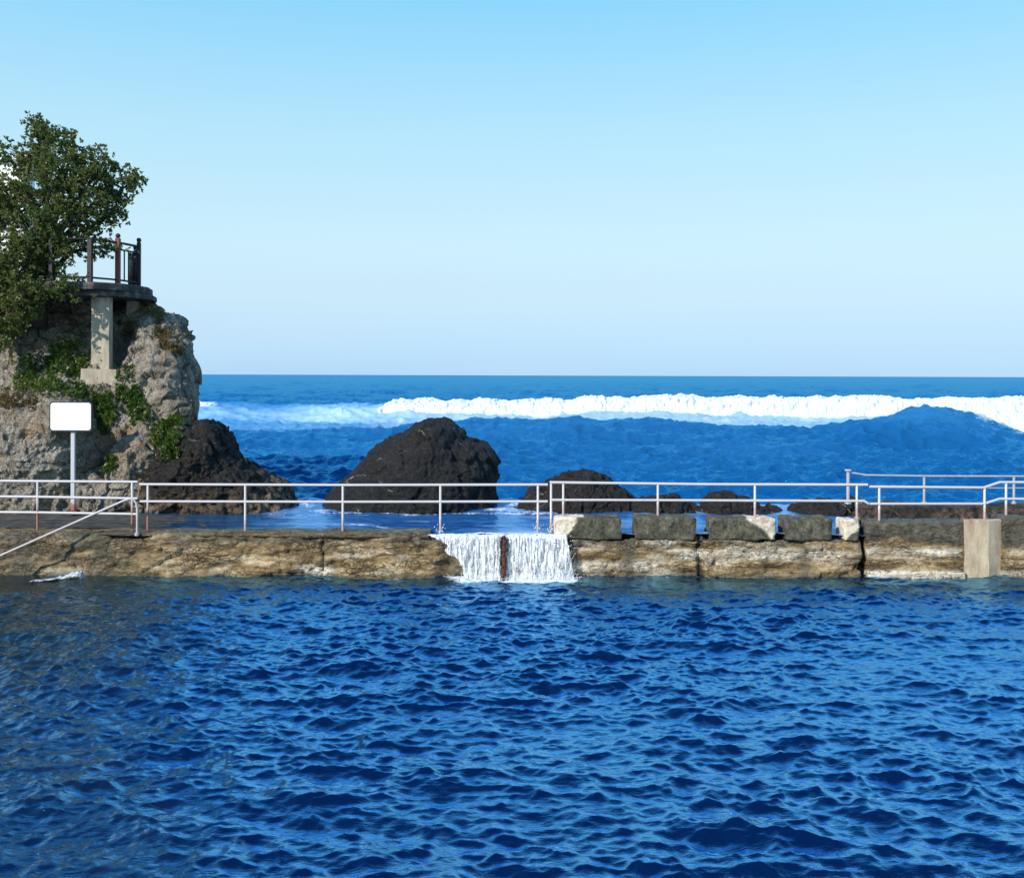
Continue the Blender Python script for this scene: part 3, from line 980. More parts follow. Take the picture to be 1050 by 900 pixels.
def build_wall():
    Y0 = 20.0
    w = empty('pool_wall', (0, Y0, 0), 'long stained ochre stone wall holding the near pool water', 'wall')
    nz = lambda V, s, k: vnoise(V * s, k)

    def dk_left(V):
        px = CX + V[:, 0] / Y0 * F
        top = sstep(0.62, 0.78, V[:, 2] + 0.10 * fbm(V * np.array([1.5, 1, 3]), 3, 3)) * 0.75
        left = 1.05 * sstep(200, 60, px + 40 * vnoise(V * 1.3, 5)) * (0.55 + 0.45 * vnoise(V * np.array([2.5, 2, 5]), 8))  # left end: wet stone plus its cast shade, painted as darker colour
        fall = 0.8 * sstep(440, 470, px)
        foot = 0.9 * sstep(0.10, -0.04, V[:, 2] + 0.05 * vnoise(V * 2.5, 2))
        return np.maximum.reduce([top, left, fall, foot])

    def pl_left(V):
        px = CX + V[:, 0] / Y0 * F
        return sstep(100, 200, px) * np.clip(0.75 * np.exp(-((V[:, 2] - 0.13) / 0.10) ** 2) * (0.6 + vnoise(V * np.array([0.8, 1, 2]), 6)) + 0.9 * (fbm(V * np.array([1.2, 1, 4.5]), 4, 19) - 0.45), 0, 1)
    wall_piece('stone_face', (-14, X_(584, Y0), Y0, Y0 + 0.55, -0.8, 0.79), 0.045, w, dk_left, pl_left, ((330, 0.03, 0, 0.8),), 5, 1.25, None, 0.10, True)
    wall_piece('coping', (-14, X_(441, Y0), Y0 - 0.02, Y0 + 0.6, 0.795, 0.865), 0.04, w, lambda V: 0.55 + 0.4 * vnoise(V * 1.5, 3), None, (), 15, 0.35)

    def dk_r(V):
        top = sstep(0.64, 0.74, V[:, 2] + 0.07 * fbm(V * np.array([2.5, 1, 2]), 3, 3)) * 0.8
        foot = 0.9 * sstep(0.12, -0.03, V[:, 2] + 0.06 * vnoise(V * 2.5, 2))
        px = CX + V[:, 0] / Y0 * F
        col = 0.75 * np.exp(-((px - 645) / 7) ** 2) + 0.6 * np.exp(-((px - 825) / 6) ** 2)
        return np.maximum.reduce([top, foot, col])

    def pl_r(V):
        return 0.1 + 0.9 * fbm(V * np.array([1.3, 1, 4.5]), 4, 16)
    wall_piece('stone_face', (X_(585, Y0), X_(882, Y0), Y0 + 0.03, Y0 + 0.7, -0.8, 0.735), 0.04, w, dk_r, pl_r,
               ((717, 0.08, -0.1, 0.75),), 25, 1.15, None, 0.08)

    def dk_l(V):
        return np.maximum(sstep(0.60, 0.72, V[:, 2] + 0.10 * fbm(V * np.array([1.4, 1, 2]), 3, 9) - 0.14 * np.exp(-((V[:, 0] - X_(915, Y0)) / 0.4) ** 2)) * 0.95,
                          0.9 * sstep(0.06, -0.04, V[:, 2]))

    def pl_l(V):
        return 1.0 * np.exp(-((V[:, 2] - 0.52) / 0.09) ** 2) * (0.45 + 1.1 * vnoise(V * np.array([2.2, 1, 4]), 18)) + 0.8 * sstep(0.16, 0.10, V[:, 2])
    wall_piece('parapet', (X_(890.5, Y0), X_(997, Y0), Y0 + 0.05, Y0 + 0.7, -0.8, Z_(536, Y0, 940)), 0.035, w, dk_l, pl_l, (), 33, 0.5)
    wall_piece('pale_ledge', (X_(891, Y0), X_(989, Y0), Y0 - 0.10, Y0 + 0.04, -0.4, 0.125), 0.035, w, lambda V: 0.0 * V[:, 0], lambda V: 1.0 + 0 * V[:, 0], (), 35, 0.5)
    wall_piece('parapet', (X_(1031, Y0), 14.0, Y0 + 0.10, Y0 + 0.7, -0.8, Z_(531.5, Y0 + 0.1, 1040)), 0.05, w, dk_l, pl_l, (), 39, 0.5)
    wall_piece('slot_shadow_back', (X_(881, Y0) , X_(892, Y0), Y0 + 0.46, Y0 + 0.68, -0.8, 1.06), 0.05, w, lambda V: 1.0 + 0 * V[:, 0], None, (), 44, 0.3)  # back of the open slot, coloured dark for the shadow inside it

    # corner pier
    c = MB()
    poly = [(X_(989.5, Y0) + 0.06, Y0 + 0.20), (X_(989.5, Y0), Y0 + 0.0), (X_(1014, Y0), Y0 - 0.02), (X_(1032, Y0), Y0 + 0.16), (X_(1032, Y0), Y0 + 0.26)]
    c.prism(poly, -0.8, Z_(533.5, Y0, 1010))
    o = c.build('concrete_pillar', M['pale_con'], None, False, 0.02)
    tag(o, 'pale tan concrete corner pier with rust stains ending the long parapet', 'pillar')
    bm = bmesh.new()
    bm.from_mesh(o.data)
    bmesh.ops.triangulate(bm, faces=[f for f in bm.faces if len(f.verts) > 4])
    bmesh.ops.subdivide_edges(bm, edges=[e for e in bm.edges], cuts=7, use_grid_fill=True)
    bm.to_mesh(o.data)
    bm.free()
    me = o.data
    a = me.attributes.new('rust', 'FLOAT', 'POINT')
    vals = []
    for v in me.vertices:
        p = v.co
        vals.append(1.5 * max(0, 1 - ((p.x - X_(997, Y0)) / 0.05) ** 2) * max(0, min(1, (p.z - 0.9) / 0.15)) + 0.5 * max(0, 1 - ((p.x - X_(1008, Y0)) / 0.04) ** 2) * max(0, min(1, (p.z - 0.7) / 0.4)))
        n = Vector((vnoise(np.array([[p.x * 4, p.y * 4, p.z * 4]]), 5)[0] * 0.010, vnoise(np.array([[p.x * 4, p.y * 4, p.z * 4]]), 6)[0] * 0.015, 0))
        v.co = p + n
    a.data.foreach_set('value', np.array(vals, np.float32))

    # capping blocks, one thing each
    g = 'dark concrete blocks on the pool wall'

    def blk(px0, px1, ptop, pbot, label, pale, seed, dy=0.0):
        x0, x1 = X_(px0, Y0), X_(px1, Y0)
        zt, zb = Z_(ptop, Y0, px0), 0.742
        V, Fc = box_grid(x0, x1, Y0 - 0.03 + dy, Y0 + 0.55 + dy, zb, zt, 0.025)
        N = vnormals(V, Fc)
        e = 0.016 * fbm(V * 5, 4, seed) + 0.022 * facets(V * 4.5, seed + 40) + 0.015 * fbm(V * 1.7, 2, seed + 2)
        # worn corners
        cx_, cy_, cz_ = (x0 + x1) / 2, Y0 + 0.26 + dy, (zt + zb) / 2
        q = np.stack([np.abs(V[:, 0] - cx_) / ((x1 - x0) / 2), np.abs(V[:, 1] - cy_) / 0.29, np.abs(V[:, 2] - cz_) / ((zt - zb) / 2)], 1)
        s = np.sort(q, 1)
        e = e - 0.022 * sstep(0.90, 1.0, s[:, 1]) - 0.02 * sstep(0.90, 1.0, s[:, 0])
        px = CX + V[:, 0] / Y0 * F
        py = HZ - (V[:, 2] - CAMZ) / Y0 * F + ROLL * (px - CX)
        jag = 6.5 * fbm(V * 5, 4, seed + 3)
        p = np.clip(pale(px + jag, py + jag), 0, 1)
        mesh = mesh_np('concrete_block', V + N * e[:, None], Fc, M['block'], None, True, {'pale': p, 'rust': 0.5 * p * (vnoise(V * 5, seed + 8) > 0.35)})
        tag(mesh, label, 'concrete block', g)
    blk(569, 638.5, 530.5, 553, 'dark concrete block beside the waterfall with a pale chipped left corner', lambda x, y: sstep(2, -2, (x - 569) - (32 - 1.05 * (y - 530))) * sstep(552, 546, y), 51)
    blk(652, 714, 530.5, 553, 'plain dark concrete block second right of the waterfall, no pale patch', lambda x, y: 0 * x, 57)
    blk(728, 795, 531.5, 553, 'dark concrete block with a pale chipped upper right corner', lambda x, y: sstep(-2, 2, (x - 766) - 1.3 * (y - 531)), 63)
    blk(806, 853, 532, 553, 'shorter plain dark concrete block fourth right of the waterfall', lambda x, y: 0 * x, 69)
    blk(866, 881.5, 533, 553, 'narrow pale-topped concrete block just left of the black vertical slot', lambda x, y: sstep(3, -3, (y - 534) + 0.9 * (x - 868) - 14), 75)

    # low rear wall at the sea side of the channel
    V, Fc = box_grid(X_(882, 22.4), 15.5, 22.2, 22.9, 0.3, 1.16, 0.05)
    N = vnormals(V, Fc)
    V = V + N * (0.05 * fbm(V * 1.6, 4, 81) + 0.02 * ridged(V * 4, 3, 82))[:, None]
    o = mesh_np('rear_wall', V, Fc, M['brown'], None, True, {'pale': np.clip(0.5 + 0.5 * vnoise(V * 1.4, 4), 0, 1), 'crack': np.zeros(len(V)), 'wet': np.zeros(len(V))})
    tag(o, 'low reddish brown rough wall on the sea side under the grey railing', 'wall')


# ------------------------------------------------------------------ walkway and the wash over it
def build_walkway():
    xs = np.arange(-15, 15.5, 0.06)
    ys = np.arange(20.5, 24.6, 0.05)
    X, Y = np.meshgrid(xs, ys)
    P = np.stack([X.ravel(), Y.ravel(), 0 * X.ravel()], 1)
    z = 0.875 - 0.12 * sstep(-8.5, -3.5, X) + (0.012 * fbm(P * 0.9, 4, 91) + 0.006 * fbm(P * 6, 3, 92)).reshape(X.shape)
    # expansion joints across the slab
    z -= 0.02 * (np.abs(((X + 0.3) % 3.1) - 0.05) < 0.06)
    o = mesh_np('walkway', np.stack([X.ravel(), Y.ravel(), z.ravel()], 1), grid_faces(len(ys), len(xs)), M['deck'], None, True, {'rust': np.zeros(X.size)})
    tag(o, kind='structure')
    # wash: thin sheet of sea water running over it
    xs = np.arange(-8.8, 15.5, 0.03)
    ys = np.arange(20.06, 24.8, 0.03)
    X, Y = np.meshgrid(xs, ys)
    P = np.stack([X.ravel(), Y.ravel(), 0 * X.ravel()], 1)
    px = CX + X / Y * F
    t = ocean_tile(512, 6.0, 0.22, PI * 0.4, 0.03, 55, 1)
    z = 0.855 + 0.010 * sample(t[0], t[3], t[4], X, Y) + (0.008 * fbm(P * 0.8, 3, 95)).reshape(X.shape)
    z += 0.05 * sstep(22.8, 24.6, Y) * sstep(560, 500, px)
    Y = np.where((px > 1000) & (Y < 20.5), 20.5, Y)
    lip = sstep(445, 455, px) * sstep(590, 582, px)
    z = z - (0.09) * sstep(20.7, 20.35, Y) * (1 - lip) * sstep(600, 590, px) * 0.6
    z = z - 0.02 * sstep(20.3, 20.05, Y) * lip
    n = fbm(np.stack([X.ravel() * 0.5, Y.ravel() * 1.6, 0 * X.ravel()], 1), 4, 99).reshape(X.shape)
    foam = 0.62 * np.exp(-((Y - 24.0 - 0.5 * n + 0.6) / 0.35) ** 2) * sstep(300, 330, px) * sstep(600, 560, px)
    foam += 0.7 * np.exp(-((Y - (20.05 + np.clip((px - 330) / 120, 0, 1) * 0.0 + np.clip((452 - px) / 120, 0, 1) * 1.6)) / 0.14) ** 2) * sstep(330, 370, px) * sstep(470, 452, px)
    foam += 0.85 * np.exp(-((Y - 20.06) / 0.16) ** 2) * lip
    foam += 0.5 * np.exp(-((Y - 22.6 - 0.5 * n) / 0.12) ** 2) * sstep(240, 270, px) * sstep(350, 330, px)
    foam += 0.38 * sstep(600, 640, px) * (n > 0.35)
    foam += 0.62 * np.exp(-(((px - 316) / 18) ** 2 + ((Y - 24.3) / 0.6) ** 2)) + 0.75 * np.exp(-(((px - 524) / 18) ** 2 + ((Y - 24.4) / 0.4) ** 2))
    z += (0.13 + 0.10 * n) * np.exp(-(((px - 318) / 15) ** 2 + ((Y - 24.65) / 0.3) ** 2)) + 0.12 * np.exp(-(((px - 524) / 18) ** 2 + ((Y - 24.6) / 0.3) ** 2))
    milk = 0.35 * sstep(470, 520, px) * sstep(21.2, 20.2, Y) + 0.3 * (n > 0.2) * sstep(230, 300, px)
    o = mesh_np('shallow_water', np.stack([X.ravel(), Y.ravel(), z.ravel()], 1), grid_faces(len(ys), len(xs)), M['wash'], None, True,
                {'foam': np.clip(foam, 0, 1).ravel(), 'aqua': (0.18 + 0 * X).ravel(), 'milk': np.clip(milk, 0, 1).ravel(), 'shallow_and_cliff_refl': (0.8 * sstep(330, 215, px)).ravel()})
    tag(o, kind='structure')


def build_waterfall():
    nx, nv = 620, 130
    Y0 = 19.97
    vs, fs, dens, nb = [], [], [], 0
    for layer in range(2):
        u = np.linspace(0, 1, nx)
        v = np.linspace(0, 1, nv)
        U, W = np.meshgrid(u, v)
        pl = 440 + 40 * W ** 0.9 + 5 * vnoise(np.stack([W.ravel() * 7, 0 * W.ravel(), 0 * W.ravel()], 1), 5).reshape(U.shape)
        pr = 582 + 8 * W + 0 * U
        px = pl + (pr - pl) * U
        x = X_(px, 19.95)
        z = 0.855 - W ** 1.25 * 0.94
        y = Y0 - 0.02 - 0.30 * W ** 0.55 + 0.03 * layer
        P = np.stack([x.ravel() * 6, z.ravel() * 0.9, np.full(x.size, layer * 3.0)], 1)
        n1 = fbm(P, 3, 7 + layer).reshape(U.shape)
        n2 = fbm(P * np.array([4.5, 5, 1]), 3, 17 + layer).reshape(U.shape)
        y = y - (0.07 * n1 + 0.03 * n2) * sstep(0, 0.15, W)
        z = z + 0.012 * n2
        d = 0.02 + 0.10 * sstep(0.16, 0.0, W) + 0.14 * sstep(0.80, 1.0, W) - 0.25 * np.exp(-((px - 517) / 3.4) ** 2) * sstep(0.02, 0.1, W) - 0.05 * layer
        d = d - 0.3 * sstep(0.02, 0.0, U) - 0.2 * sstep(0.985, 1.0, U)
        vs.append(np.stack([x.ravel(), y.ravel(), z.ravel()], 1))
        fs.append(grid_faces(nv, nx) + nb)
        dens.append(d.ravel())
        nb += nx * nv
    # drops and splash at the foot and along the strands
    r = np.random.default_rng(4)
    octv = np.array([(1, 0, 0), (-1, 0, 0), (0, 1, 0), (0, -1, 0), (0, 0, 1.4), (0, 0, -1.4)], float)
    octf = np.array([(0, 2, 4), (2, 1, 4), (1, 3, 4), (3, 0, 4), (2, 0, 5), (1, 2, 5), (3, 1, 5), (0, 3, 5)])
    octq = np.concatenate([octf, octf[:, 2:]], 1)
    tri_v, tri_f = [], []
    for i in range(1500):
        k = r.uniform()
        if k < 0.6:
            p = np.array([X_(r.uniform(474, 596), 19.8), 19.72 - abs(r.normal()) * 0.16, abs(r.normal()) * 0.09 - 0.02])
        elif k < 0.66:
            p = np.array([X_(r.choice([453, 552, 565]) + r.normal() * 3, 20.2), 20.15 + r.normal() * 0.06, 0.88 + abs(r.normal()) * 0.07])
        else:
            W = r.uniform()
            p = np.array([X_(r.uniform(448 + 34 * W, 590), 19.9), Y0 - 0.1 - 0.30 * W ** 0.55 - abs(r.normal()) * 0.06, 0.85 - W ** 1.25 * 0.94])
        if abs(p[0] - X_(517, 19.7)) < 0.13 and p[2] > 0.06:
            continue
        rad = r.uniform(0.004, 0.013)
        tri_v.append(octv * rad + p)
        tri_f.append(octf + nb)
        nb += 6
        dens.append(np.full(6, 0.5))
    allf = np.concatenate(fs).tolist() + np.concatenate(tri_f).tolist()
    o = mesh_np('waterfall', np.concatenate(vs + tri_v), allf, M['fall'], None, True, {'dense': np.concatenate(dens)})
    tag(o, 'white sheet of water spilling over the wall into the pool', 'waterfall')
    # rusty iron post standing in the fall
    m = MB()
    pts = [(X_(517.5, 19.78), 19.80, 0.86), (X_(517, 19.7), 19.70, 0.6), (X_(517.5, 19.66), 19.62, 0.3), (X_(516, 19.6), 19.56, 0.05), (X_(516, 19.6), 19.55, -0.4)]
    m.tube(pts, [0.024, 0.026, 0.034, 0.04, 0.04], 10)
    for _ in range(26):
        i = random.randint(0, 3)
        p = Vector(pts[i]).lerp(Vector(pts[i + 1]), random.random())
        m.ball(p + Vector((random.uniform(-.05, .05), random.uniform(-.05, 0), 0)), random.uniform(0.012, 0.03), 6, 4, 1.5)
    o = m.build('iron_post', M['rust'], None, True)
    tag(o, 'corroded rust-red iron post standing in the middle of the waterfall', 'post')
    # splash against the wall at the left
    billow_small('splash', (62, 96), 20.0, 'small white splash of foam at the wall under the sloping handrail')


def billow_small(name, pxr, Yc, label):
    nx, ny = 220, 60
    U, W = np.meshgrid(np.linspace(0, 1, nx), np.linspace(-1, 1, ny))
    px = 46 + 51 * U
    hgt = 0.03 + 0.13 * sstep(0.35, 0.85, U) * sstep(1.0, 0.93, U)
    prof = np.sqrt(np.clip(1 - W ** 2, 0, 1)) * sstep(0, 0.12, U) * sstep(1, 0.93, U)
    y = Yc - 0.42 - 0.25 * sstep(0.6, 0.1, U) + W * 0.11
    P = np.stack([X_(px, Yc).ravel(), y.ravel(), (hgt * prof).ravel()], 1)
    n = fbm(P * 9, 4, 5).reshape(U.shape)
    z = 0.0 + hgt * prof * (1 + 0.25 * n)
    y = y - prof * 0.05 * n
    thin = 0.44 + 0.3 * sstep(0.6, 0.0, prof) + 0.1 * n
    o = mesh_np(name, np.stack([X_(px, Yc).ravel(), y.ravel(), z.ravel()], 1), grid_faces(ny, nx), M['foam_small'], None, True, {'thin': thin.ravel()})
    tag(o, label, 'splash')


# ------------------------------------------------------------------ railings
def post_obj(parent, px, Y, ptop, pbot, m, r=0.031, flange=True):
    b = MB()
    r *= 0.82
    x = X_(px, Y)
    zt, zb = Z_(ptop, Y, px), Z_(pbot, Y, px)
    b.tube([(x, Y, zb - 0.03), (x, Y, zt)], r, 10)
    if flange:
        b.tube([(x, Y, zb - 0.03), (x, Y, zb + 0.012)], r * 2.0, 10)
    # local frame at the foot so rust climbs from the foot
    o = mesh_np('post', np.array(b.v) - np.array([x, Y, zb]) + np.array(world_loc(parent)), b.f, m, parent, True)
    o.location = Vector((x, Y, zb)) - world_loc(parent)
    es = o.modifiers.new('edges', 'EDGE_SPLIT')
    es.split_angle = 0.7
    return o


def rail_obj(name, parent, pts, m, r=0.034):
    b = MB()
    r *= 0.82
    b.tube(pts, r, 10)
    o = b.build(name, m, parent, True)
    es = o.modifiers.new('edges', 'EDGE_SPLIT')
    es.split_angle = 1.0
    return o


def build_railings():
    Y = 20.3
    g = 'white pipe railings along the pool wall'
    e = empty('railing', at(39, 545, Y), 'white three-bar railing section on the left in front of the sign', 'railing', g)
    for p in (-65, 39, 136):
        post_obj(e, p, Y, 494, 545.5, M['post_rust'])
    for nm, a, b in (('top_rail', 493, 494), ('mid_rail', 509, 511), ('low_rail', 525, 527)):
        rail_obj(nm, e, [at(-120, a - 1, Y), at(40, a + 0.3, Y), at(141.5, b, Y)], M['rail'], 0.033)
    e = empty('railing', at(352, 546, Y), 'white two-bar railing crossing in front of the black dome rock', 'railing', g)
    for p in (152, 252, 352, 452, 552):
        post_obj(e, p, Y, 497.5, 546.5, M['post_rust'] if p < 200 else M['post'])
    rail_obj('top_rail', e, [at(143.5, 496.5, Y), at(360, 497.3, Y), at(562, 496.8, Y)], M['rail'])
    rail_obj('mid_rail', e, [at(144, 514, Y), at(360, 514.5, Y), at(562, 514, Y)], M['rail'], 0.032)
    e = empty('railing', at(675, 530, Y), 'white two-bar railing standing on the row of dark blocks', 'railing', g)
    post_obj(e, 565.5, Y, 494.5, 545, M['post'])
    for p in (578, 675, 774.5, 879):
        post_obj(e, p, Y, 496, 530.5, M['post'])
    rail_obj('top_rail', e, [at(564, 494.5, Y), at(720, 496.5, Y), at(890, 497, Y)], M['rail'], 0.036)
    rail_obj('mid_rail', e, [at(565.5, 512.5, Y), at(720, 513, Y), at(886, 513.5, Y), at(891, 516.5, Y)], M['rail'], 0.034)
    e = empty('railing', at(955, 535, Y), 'white two-bar railing with a stepped-up right end over the pale pier', 'railing', g)
    for p, b_ in ((902, 536), (1010, 534), (1032, 530.5), (1090, 530.5)):
        post_obj(e, p, Y if p < 1020 else Y + 0.2, 499 if p < 1020 else 493.5, b_, M['post'])
    rail_obj('top_rail', e, [at(892, 499, Y), at(1009, 500, Y), at(1025, 494.5, Y + 0.2), at(1110, 494.5, Y + 0.2)], M['rail'], 0.036)
    rail_obj('mid_rail', e, [at(892, 516.5, Y), at(1009, 516.5, Y), at(1025, 511.5, Y + 0.2), at(1110, 511.5, Y + 0.2)], M['rail'], 0.034)

    # sloping handrail into the pool
    e = empty('handrail', at(141, 546, 19.95), 'white handrail sloping down left into the pool with a bent top', 'handrail')
    rail_obj('rail', e, [at(-60, 599, 19.1), at(0, 570, 19.35), at(128, 513, 19.9), at(133.5, 511.4, 19.93), at(137.5, 512.2, 19.95), at(140.3, 516, 19.96), at(141.2, 522, 19.97), at(141.2, 548, 19.97)], M['rail'], 0.03)
    rail_obj('foot', e, [at(141.2, 546, 19.97), at(141.2, 549, 19.97)], M['galv'], 0.06)

    # grey railing on the rear wall
    Y2 = 22.6
    e = empty('railing', at(948, 515, Y2), 'thin grey railing on the low rear wall by the sea', 'railing')
    for p, tp in ((870, 483), (948, 489), (1040, 489), (1130, 489)):
        post_obj(e, p, Y2, tp, 515, M['galv'], 0.036 if p > 880 else 0.05)
    b = MB()
    q = at(870, 482.5, Y2)
    b.tube([q, q + Vector((0, 0, 0.03))], 0.085, 12)
    b.build('post_cap', M['galv'], e, False)
    rail_obj('top_rail', e, [at(870, 484, Y2), at(888, 487, Y2), at(950, 488, Y2), at(1140, 488.5, Y2)], M['galv'], 0.028)
    rail_obj('mid_rail', e, [at(948, 500, Y2), at(1140, 500.5, Y2)], M['galv'], 0.016)


# ------------------------------------------------------------------ sign
def build_sign():
    Y = 22.3
    base = at(74.5, 524, Y)
    e = empty('sign', base, 'white blank-looking rectangular sign on a grey post against the boulder', 'sign')

    def rounded(x0, x1, z0, z1, r, y0, y1):
        pts = []
        for cx, cz, a0 in ((x1 - r, z1 - r, 0), (x0 + r, z1 - r, PI / 2), (x0 + r, z0 + r, PI), (x1 - r, z0 + r, 1.5 * PI)):
            for k in range(7):
                a = a0 + k / 6 * PI / 2
                pts.append((cx + r * math.cos(a), cz + r * math.sin(a)))
        n = len(pts)
        m = MB()
        m.add([(x, y0, z) for x, z in pts] + [(x, y1, z) for x, z in pts],
              [list(range(n)), list(range(n, 2 * n))[::-1]] + [(i, n + i, n + (i + 1) % n, (i + 1) % n) for i in range(n)])
        return m
    x0, x1 = X_(52.5, Y), X_(94, Y)
    z0, z1 = Z_(441, Y, 73), Z_(412.8, Y, 73)
    rounded(x0 - 0.022, x1 + 0.024, z0 - 0.028, z1 + 0.016, 0.07, Y - 0.03, Y + 0.02).build('board', M['signrim'], e)
    rounded(x0 + 0.004, x1 - 0.004, z0 + 0.004, z1 - 0.004, 0.06, Y - 0.036, Y - 0.031).build('sign_face', M['signface'], e)
    # the faint unreadable trace of lettering
    px0 = 67.0
    for strokes in (((0, 0.5, 425.6, 428.4), (0.4, 1.6, 425.6, 426.1), (0.4, 1.2, 426.8, 427.2)), ((2.2, 2.8, 426.8, 428.4), (2.7, 3.6, 427.0, 427.4)), ((4.3, 5.0, 426.2, 426.7),)):
        m = MB()
        for q, (a, b, c, d) in enumerate(strokes):
            m.box(X_(px0 + a, Y), X_(px0 + b, Y), Y - 0.0385 - 0.0003 * q, Y - 0.0365, Z_(d, Y, 70), Z_(c, Y, 70))
        m.build('lettering', M['ink'], e)
    m = MB()
    xb = X_(74.2, Y)
    m.box(xb - 0.045, xb + 0.045, Y + 0.022, Y + 0.10, base.z - 0.05, Z_(425, Y, 74))
    o = m.build('post', M['signpost'], e, False, 0.008)
    m = MB()
    m.box(xb - 0.11, xb + 0.11, Y - 0.05, Y + 0.17, base.z - 0.05, base.z + 0.02)
    m.build('base_plate', M['rust'], e, False, 0.005)


# ------------------------------------------------------------------ balcony
def build_balcony():
    Yf, zt = 23.7, 6.34
    e = empty('balcony', (X_(105, 24), 24.0, Z_(405, 24, 105)), 'dark balcony terrace on a pale concrete pier at the cliff top', 'balcony')
    z0, z1 = Z_(298.5, 24.2, 100), Z_(290.5, 24.2, 100)
    poly = [(X_(-60, 23.6), 23.5), (X_(95, 23.75), 23.75), (X_(126, 24.2), 24.2), (X_(152, 25.2), 25.2), (X_(155, 25.9), 26.0), (X_(142, 28), 28.2), (X_(-60, 28), 28.4)]
    m = MB()
    m.prism(poly, z0, z1)
    m.build('slab', M['slab'], e, False, 0.03)
    m = MB()
    m.prism([(x * 0.995 + 0.02, y + 0.12) for x, y in poly], z0 - 0.14, z0 - 0.003)
    m.build('slab_beam', M['slab'], e, False, 0.02)
    # main pier and its footing
    Yp = 24.3
    V, Fc = box_grid(X_(95, Yp), X_(113.5, Yp), Yp - 0.1, Yp + 0.12, Z_(380, Yp, 100), z0 - 0.145, 0.06)
    pier = mesh_np('pier', V, Fc, M['pier'], e, False, {'rust': np.zeros(len(V))})
    bv = pier.modifiers.new('bevel', 'BEVEL')
    bv.width, bv.segments = 0.012, 2
    bv.limit_method = 'ANGLE'
    V, Fc = box_grid(X_(88, Yp), X_(123.5, Yp), Yp - 0.28, Yp + 0.7, Z_(414, Yp, 100), Z_(378.5, Yp - 0.2, 100), 0.06)
    V[:, 2] += 0.02 * vnoise(V * 2, 3)
    V[:, 0] += (0.12 * (V[:, 0] < X_(100, Yp)) * sstep(Z_(378, Yp), Z_(425, Yp), V[:, 2])) * -0.6
    mesh_np('footing', V, Fc, M['pier'], e, False, {'rust': np.zeros(len(V))})
    m = MB()
    m.box(X_(131, 25.6), X_(141, 25.6), 25.5, 25.75, Z_(325, 25.6), z0 - 0.145)
    m.build('pier', M['pier'], e, False, 0.01)
    m = MB()
    m.box(X_(-60, 26.6), X_(134, 26.6), 26.5, 26.8, 4.6, z0 - 0.145)
    m.build('shade_backing', M['slab'], e)  # added dark panel closing the sky gap, stands in for shade under the slab
    # railing
    path = [(-40, 23.62), (12, 23.72), (52, 23.8), (92, 23.95), (120.5, 24.55), (142, 25.35)]
    back = [(138.5, 26.4), (133, 27.9)]
    zb = z1
    hh = 1.06
    pts = [(X_(p, y), y) for p, y in path + back]
    for i, (x, y) in enumerate(pts):
        m = MB()
        w = 0.055 if i in (3, 4) else 0.045
        top = zb + (1.17 if i in (5, 4) else 1.10)
        m.box(x - w, x + w, y - w, y + w, zb - 0.02, top)
        o = m.build('railing_post', M['redwood'] if i == 4 else M['wood'], e, False, 0.008)
        if i in (4, 5, 6, 7):
            b = MB()
            b.ball((x, y, top + 0.06), 0.062, 12, 8)
            b.tube([(x, y, top - 0.005), (x, y, top + 0.03)], 0.035, 10)
            b.build('finial', M['wood'], o, True)
    for nm, h, r in (('top_rail', hh, 0.03), ('upper_rail', hh - 0.17, 0.022), ('bottom_rail', 0.12, 0.024)):
        m = MB()
        m.tube([(x, y, zb + h) for x, y in pts], r, 8)
        m.build(nm, M['wood'], e, True)
    for i in range(len(pts) - 1):
        (xa, ya), (xb_, yb) = pts[i], pts[i + 1]
        L = math.hypot(xb_ - xa, yb - ya)
        n = 2 if i < 4 else max(2, int(L / 0.16))
        for k in range(n):
            t = (0.06 if k == 0 else 0.94) if n == 2 else (k + 0.5) / n
            m = MB()
            x, y = xa + (xb_ - xa) * t, ya + (yb - ya) * t
            m.tube([(x, y, zb + 0.12), (x, y, zb + hh - 0.17)], 0.018, 6)
            m.build('baluster', M['wood'], e, True)


def build_house():
    e = empty('house', (X_(-40, 30), 31, 6.2), 'white rendered house mostly hidden behind the tree on the clifftop', 'house')
    m = MB()
    x1 = X_(24, 30)
    m.box(-26, x1, 30, 30.7, 6.0, Z_(166, 30, 10))
    m.build('wall', M['white'], e, False, 0.02)
    m = MB()
    m.box(-26.2, x1 + 0.15, 29.85, 30.85, Z_(166, 30, 10) + 0.002, Z_(166, 30, 10) + 0.16)
    m.build('parapet', M['white'], e, False, 0.02)
    for px in (-60, -14):
        m = MB()
        a, b = X_(px, 30), X_(px + 13, 30)
        m.box(a, b, 29.96, 30.02, Z_(232, 30), Z_(206, 30))
        o = m.build('window', M['glass'], e)
        f = MB()
        for q in ((a - 0.06, a, Z_(233.5, 30), Z_(204.5, 30)), (b, b + 0.06, Z_(233.5, 30), Z_(204.5, 30)), (a, b, Z_(206, 30), Z_(204.5, 30)), (a, b, Z_(233.5, 30), Z_(232, 30))):
            f.box(q[0], q[1], 29.93, 30.01, q[2], q[3])
        f.build('window_frame', M['redwood'], o)
    m = MB()
    p = at(4, 142, 30)
    m.tube([(p.x - 0.8, 31, Z_(166, 30)), (p.x - 0.8, 31, p.z + 0.3)], 0.02, 6)
    m.tube([(p.x - 1.6, 31, p.z), (p.x + 0.4, 31, p.z - 0.02)], 0.014, 6)
    m.build('antenna', M['galv'], e)


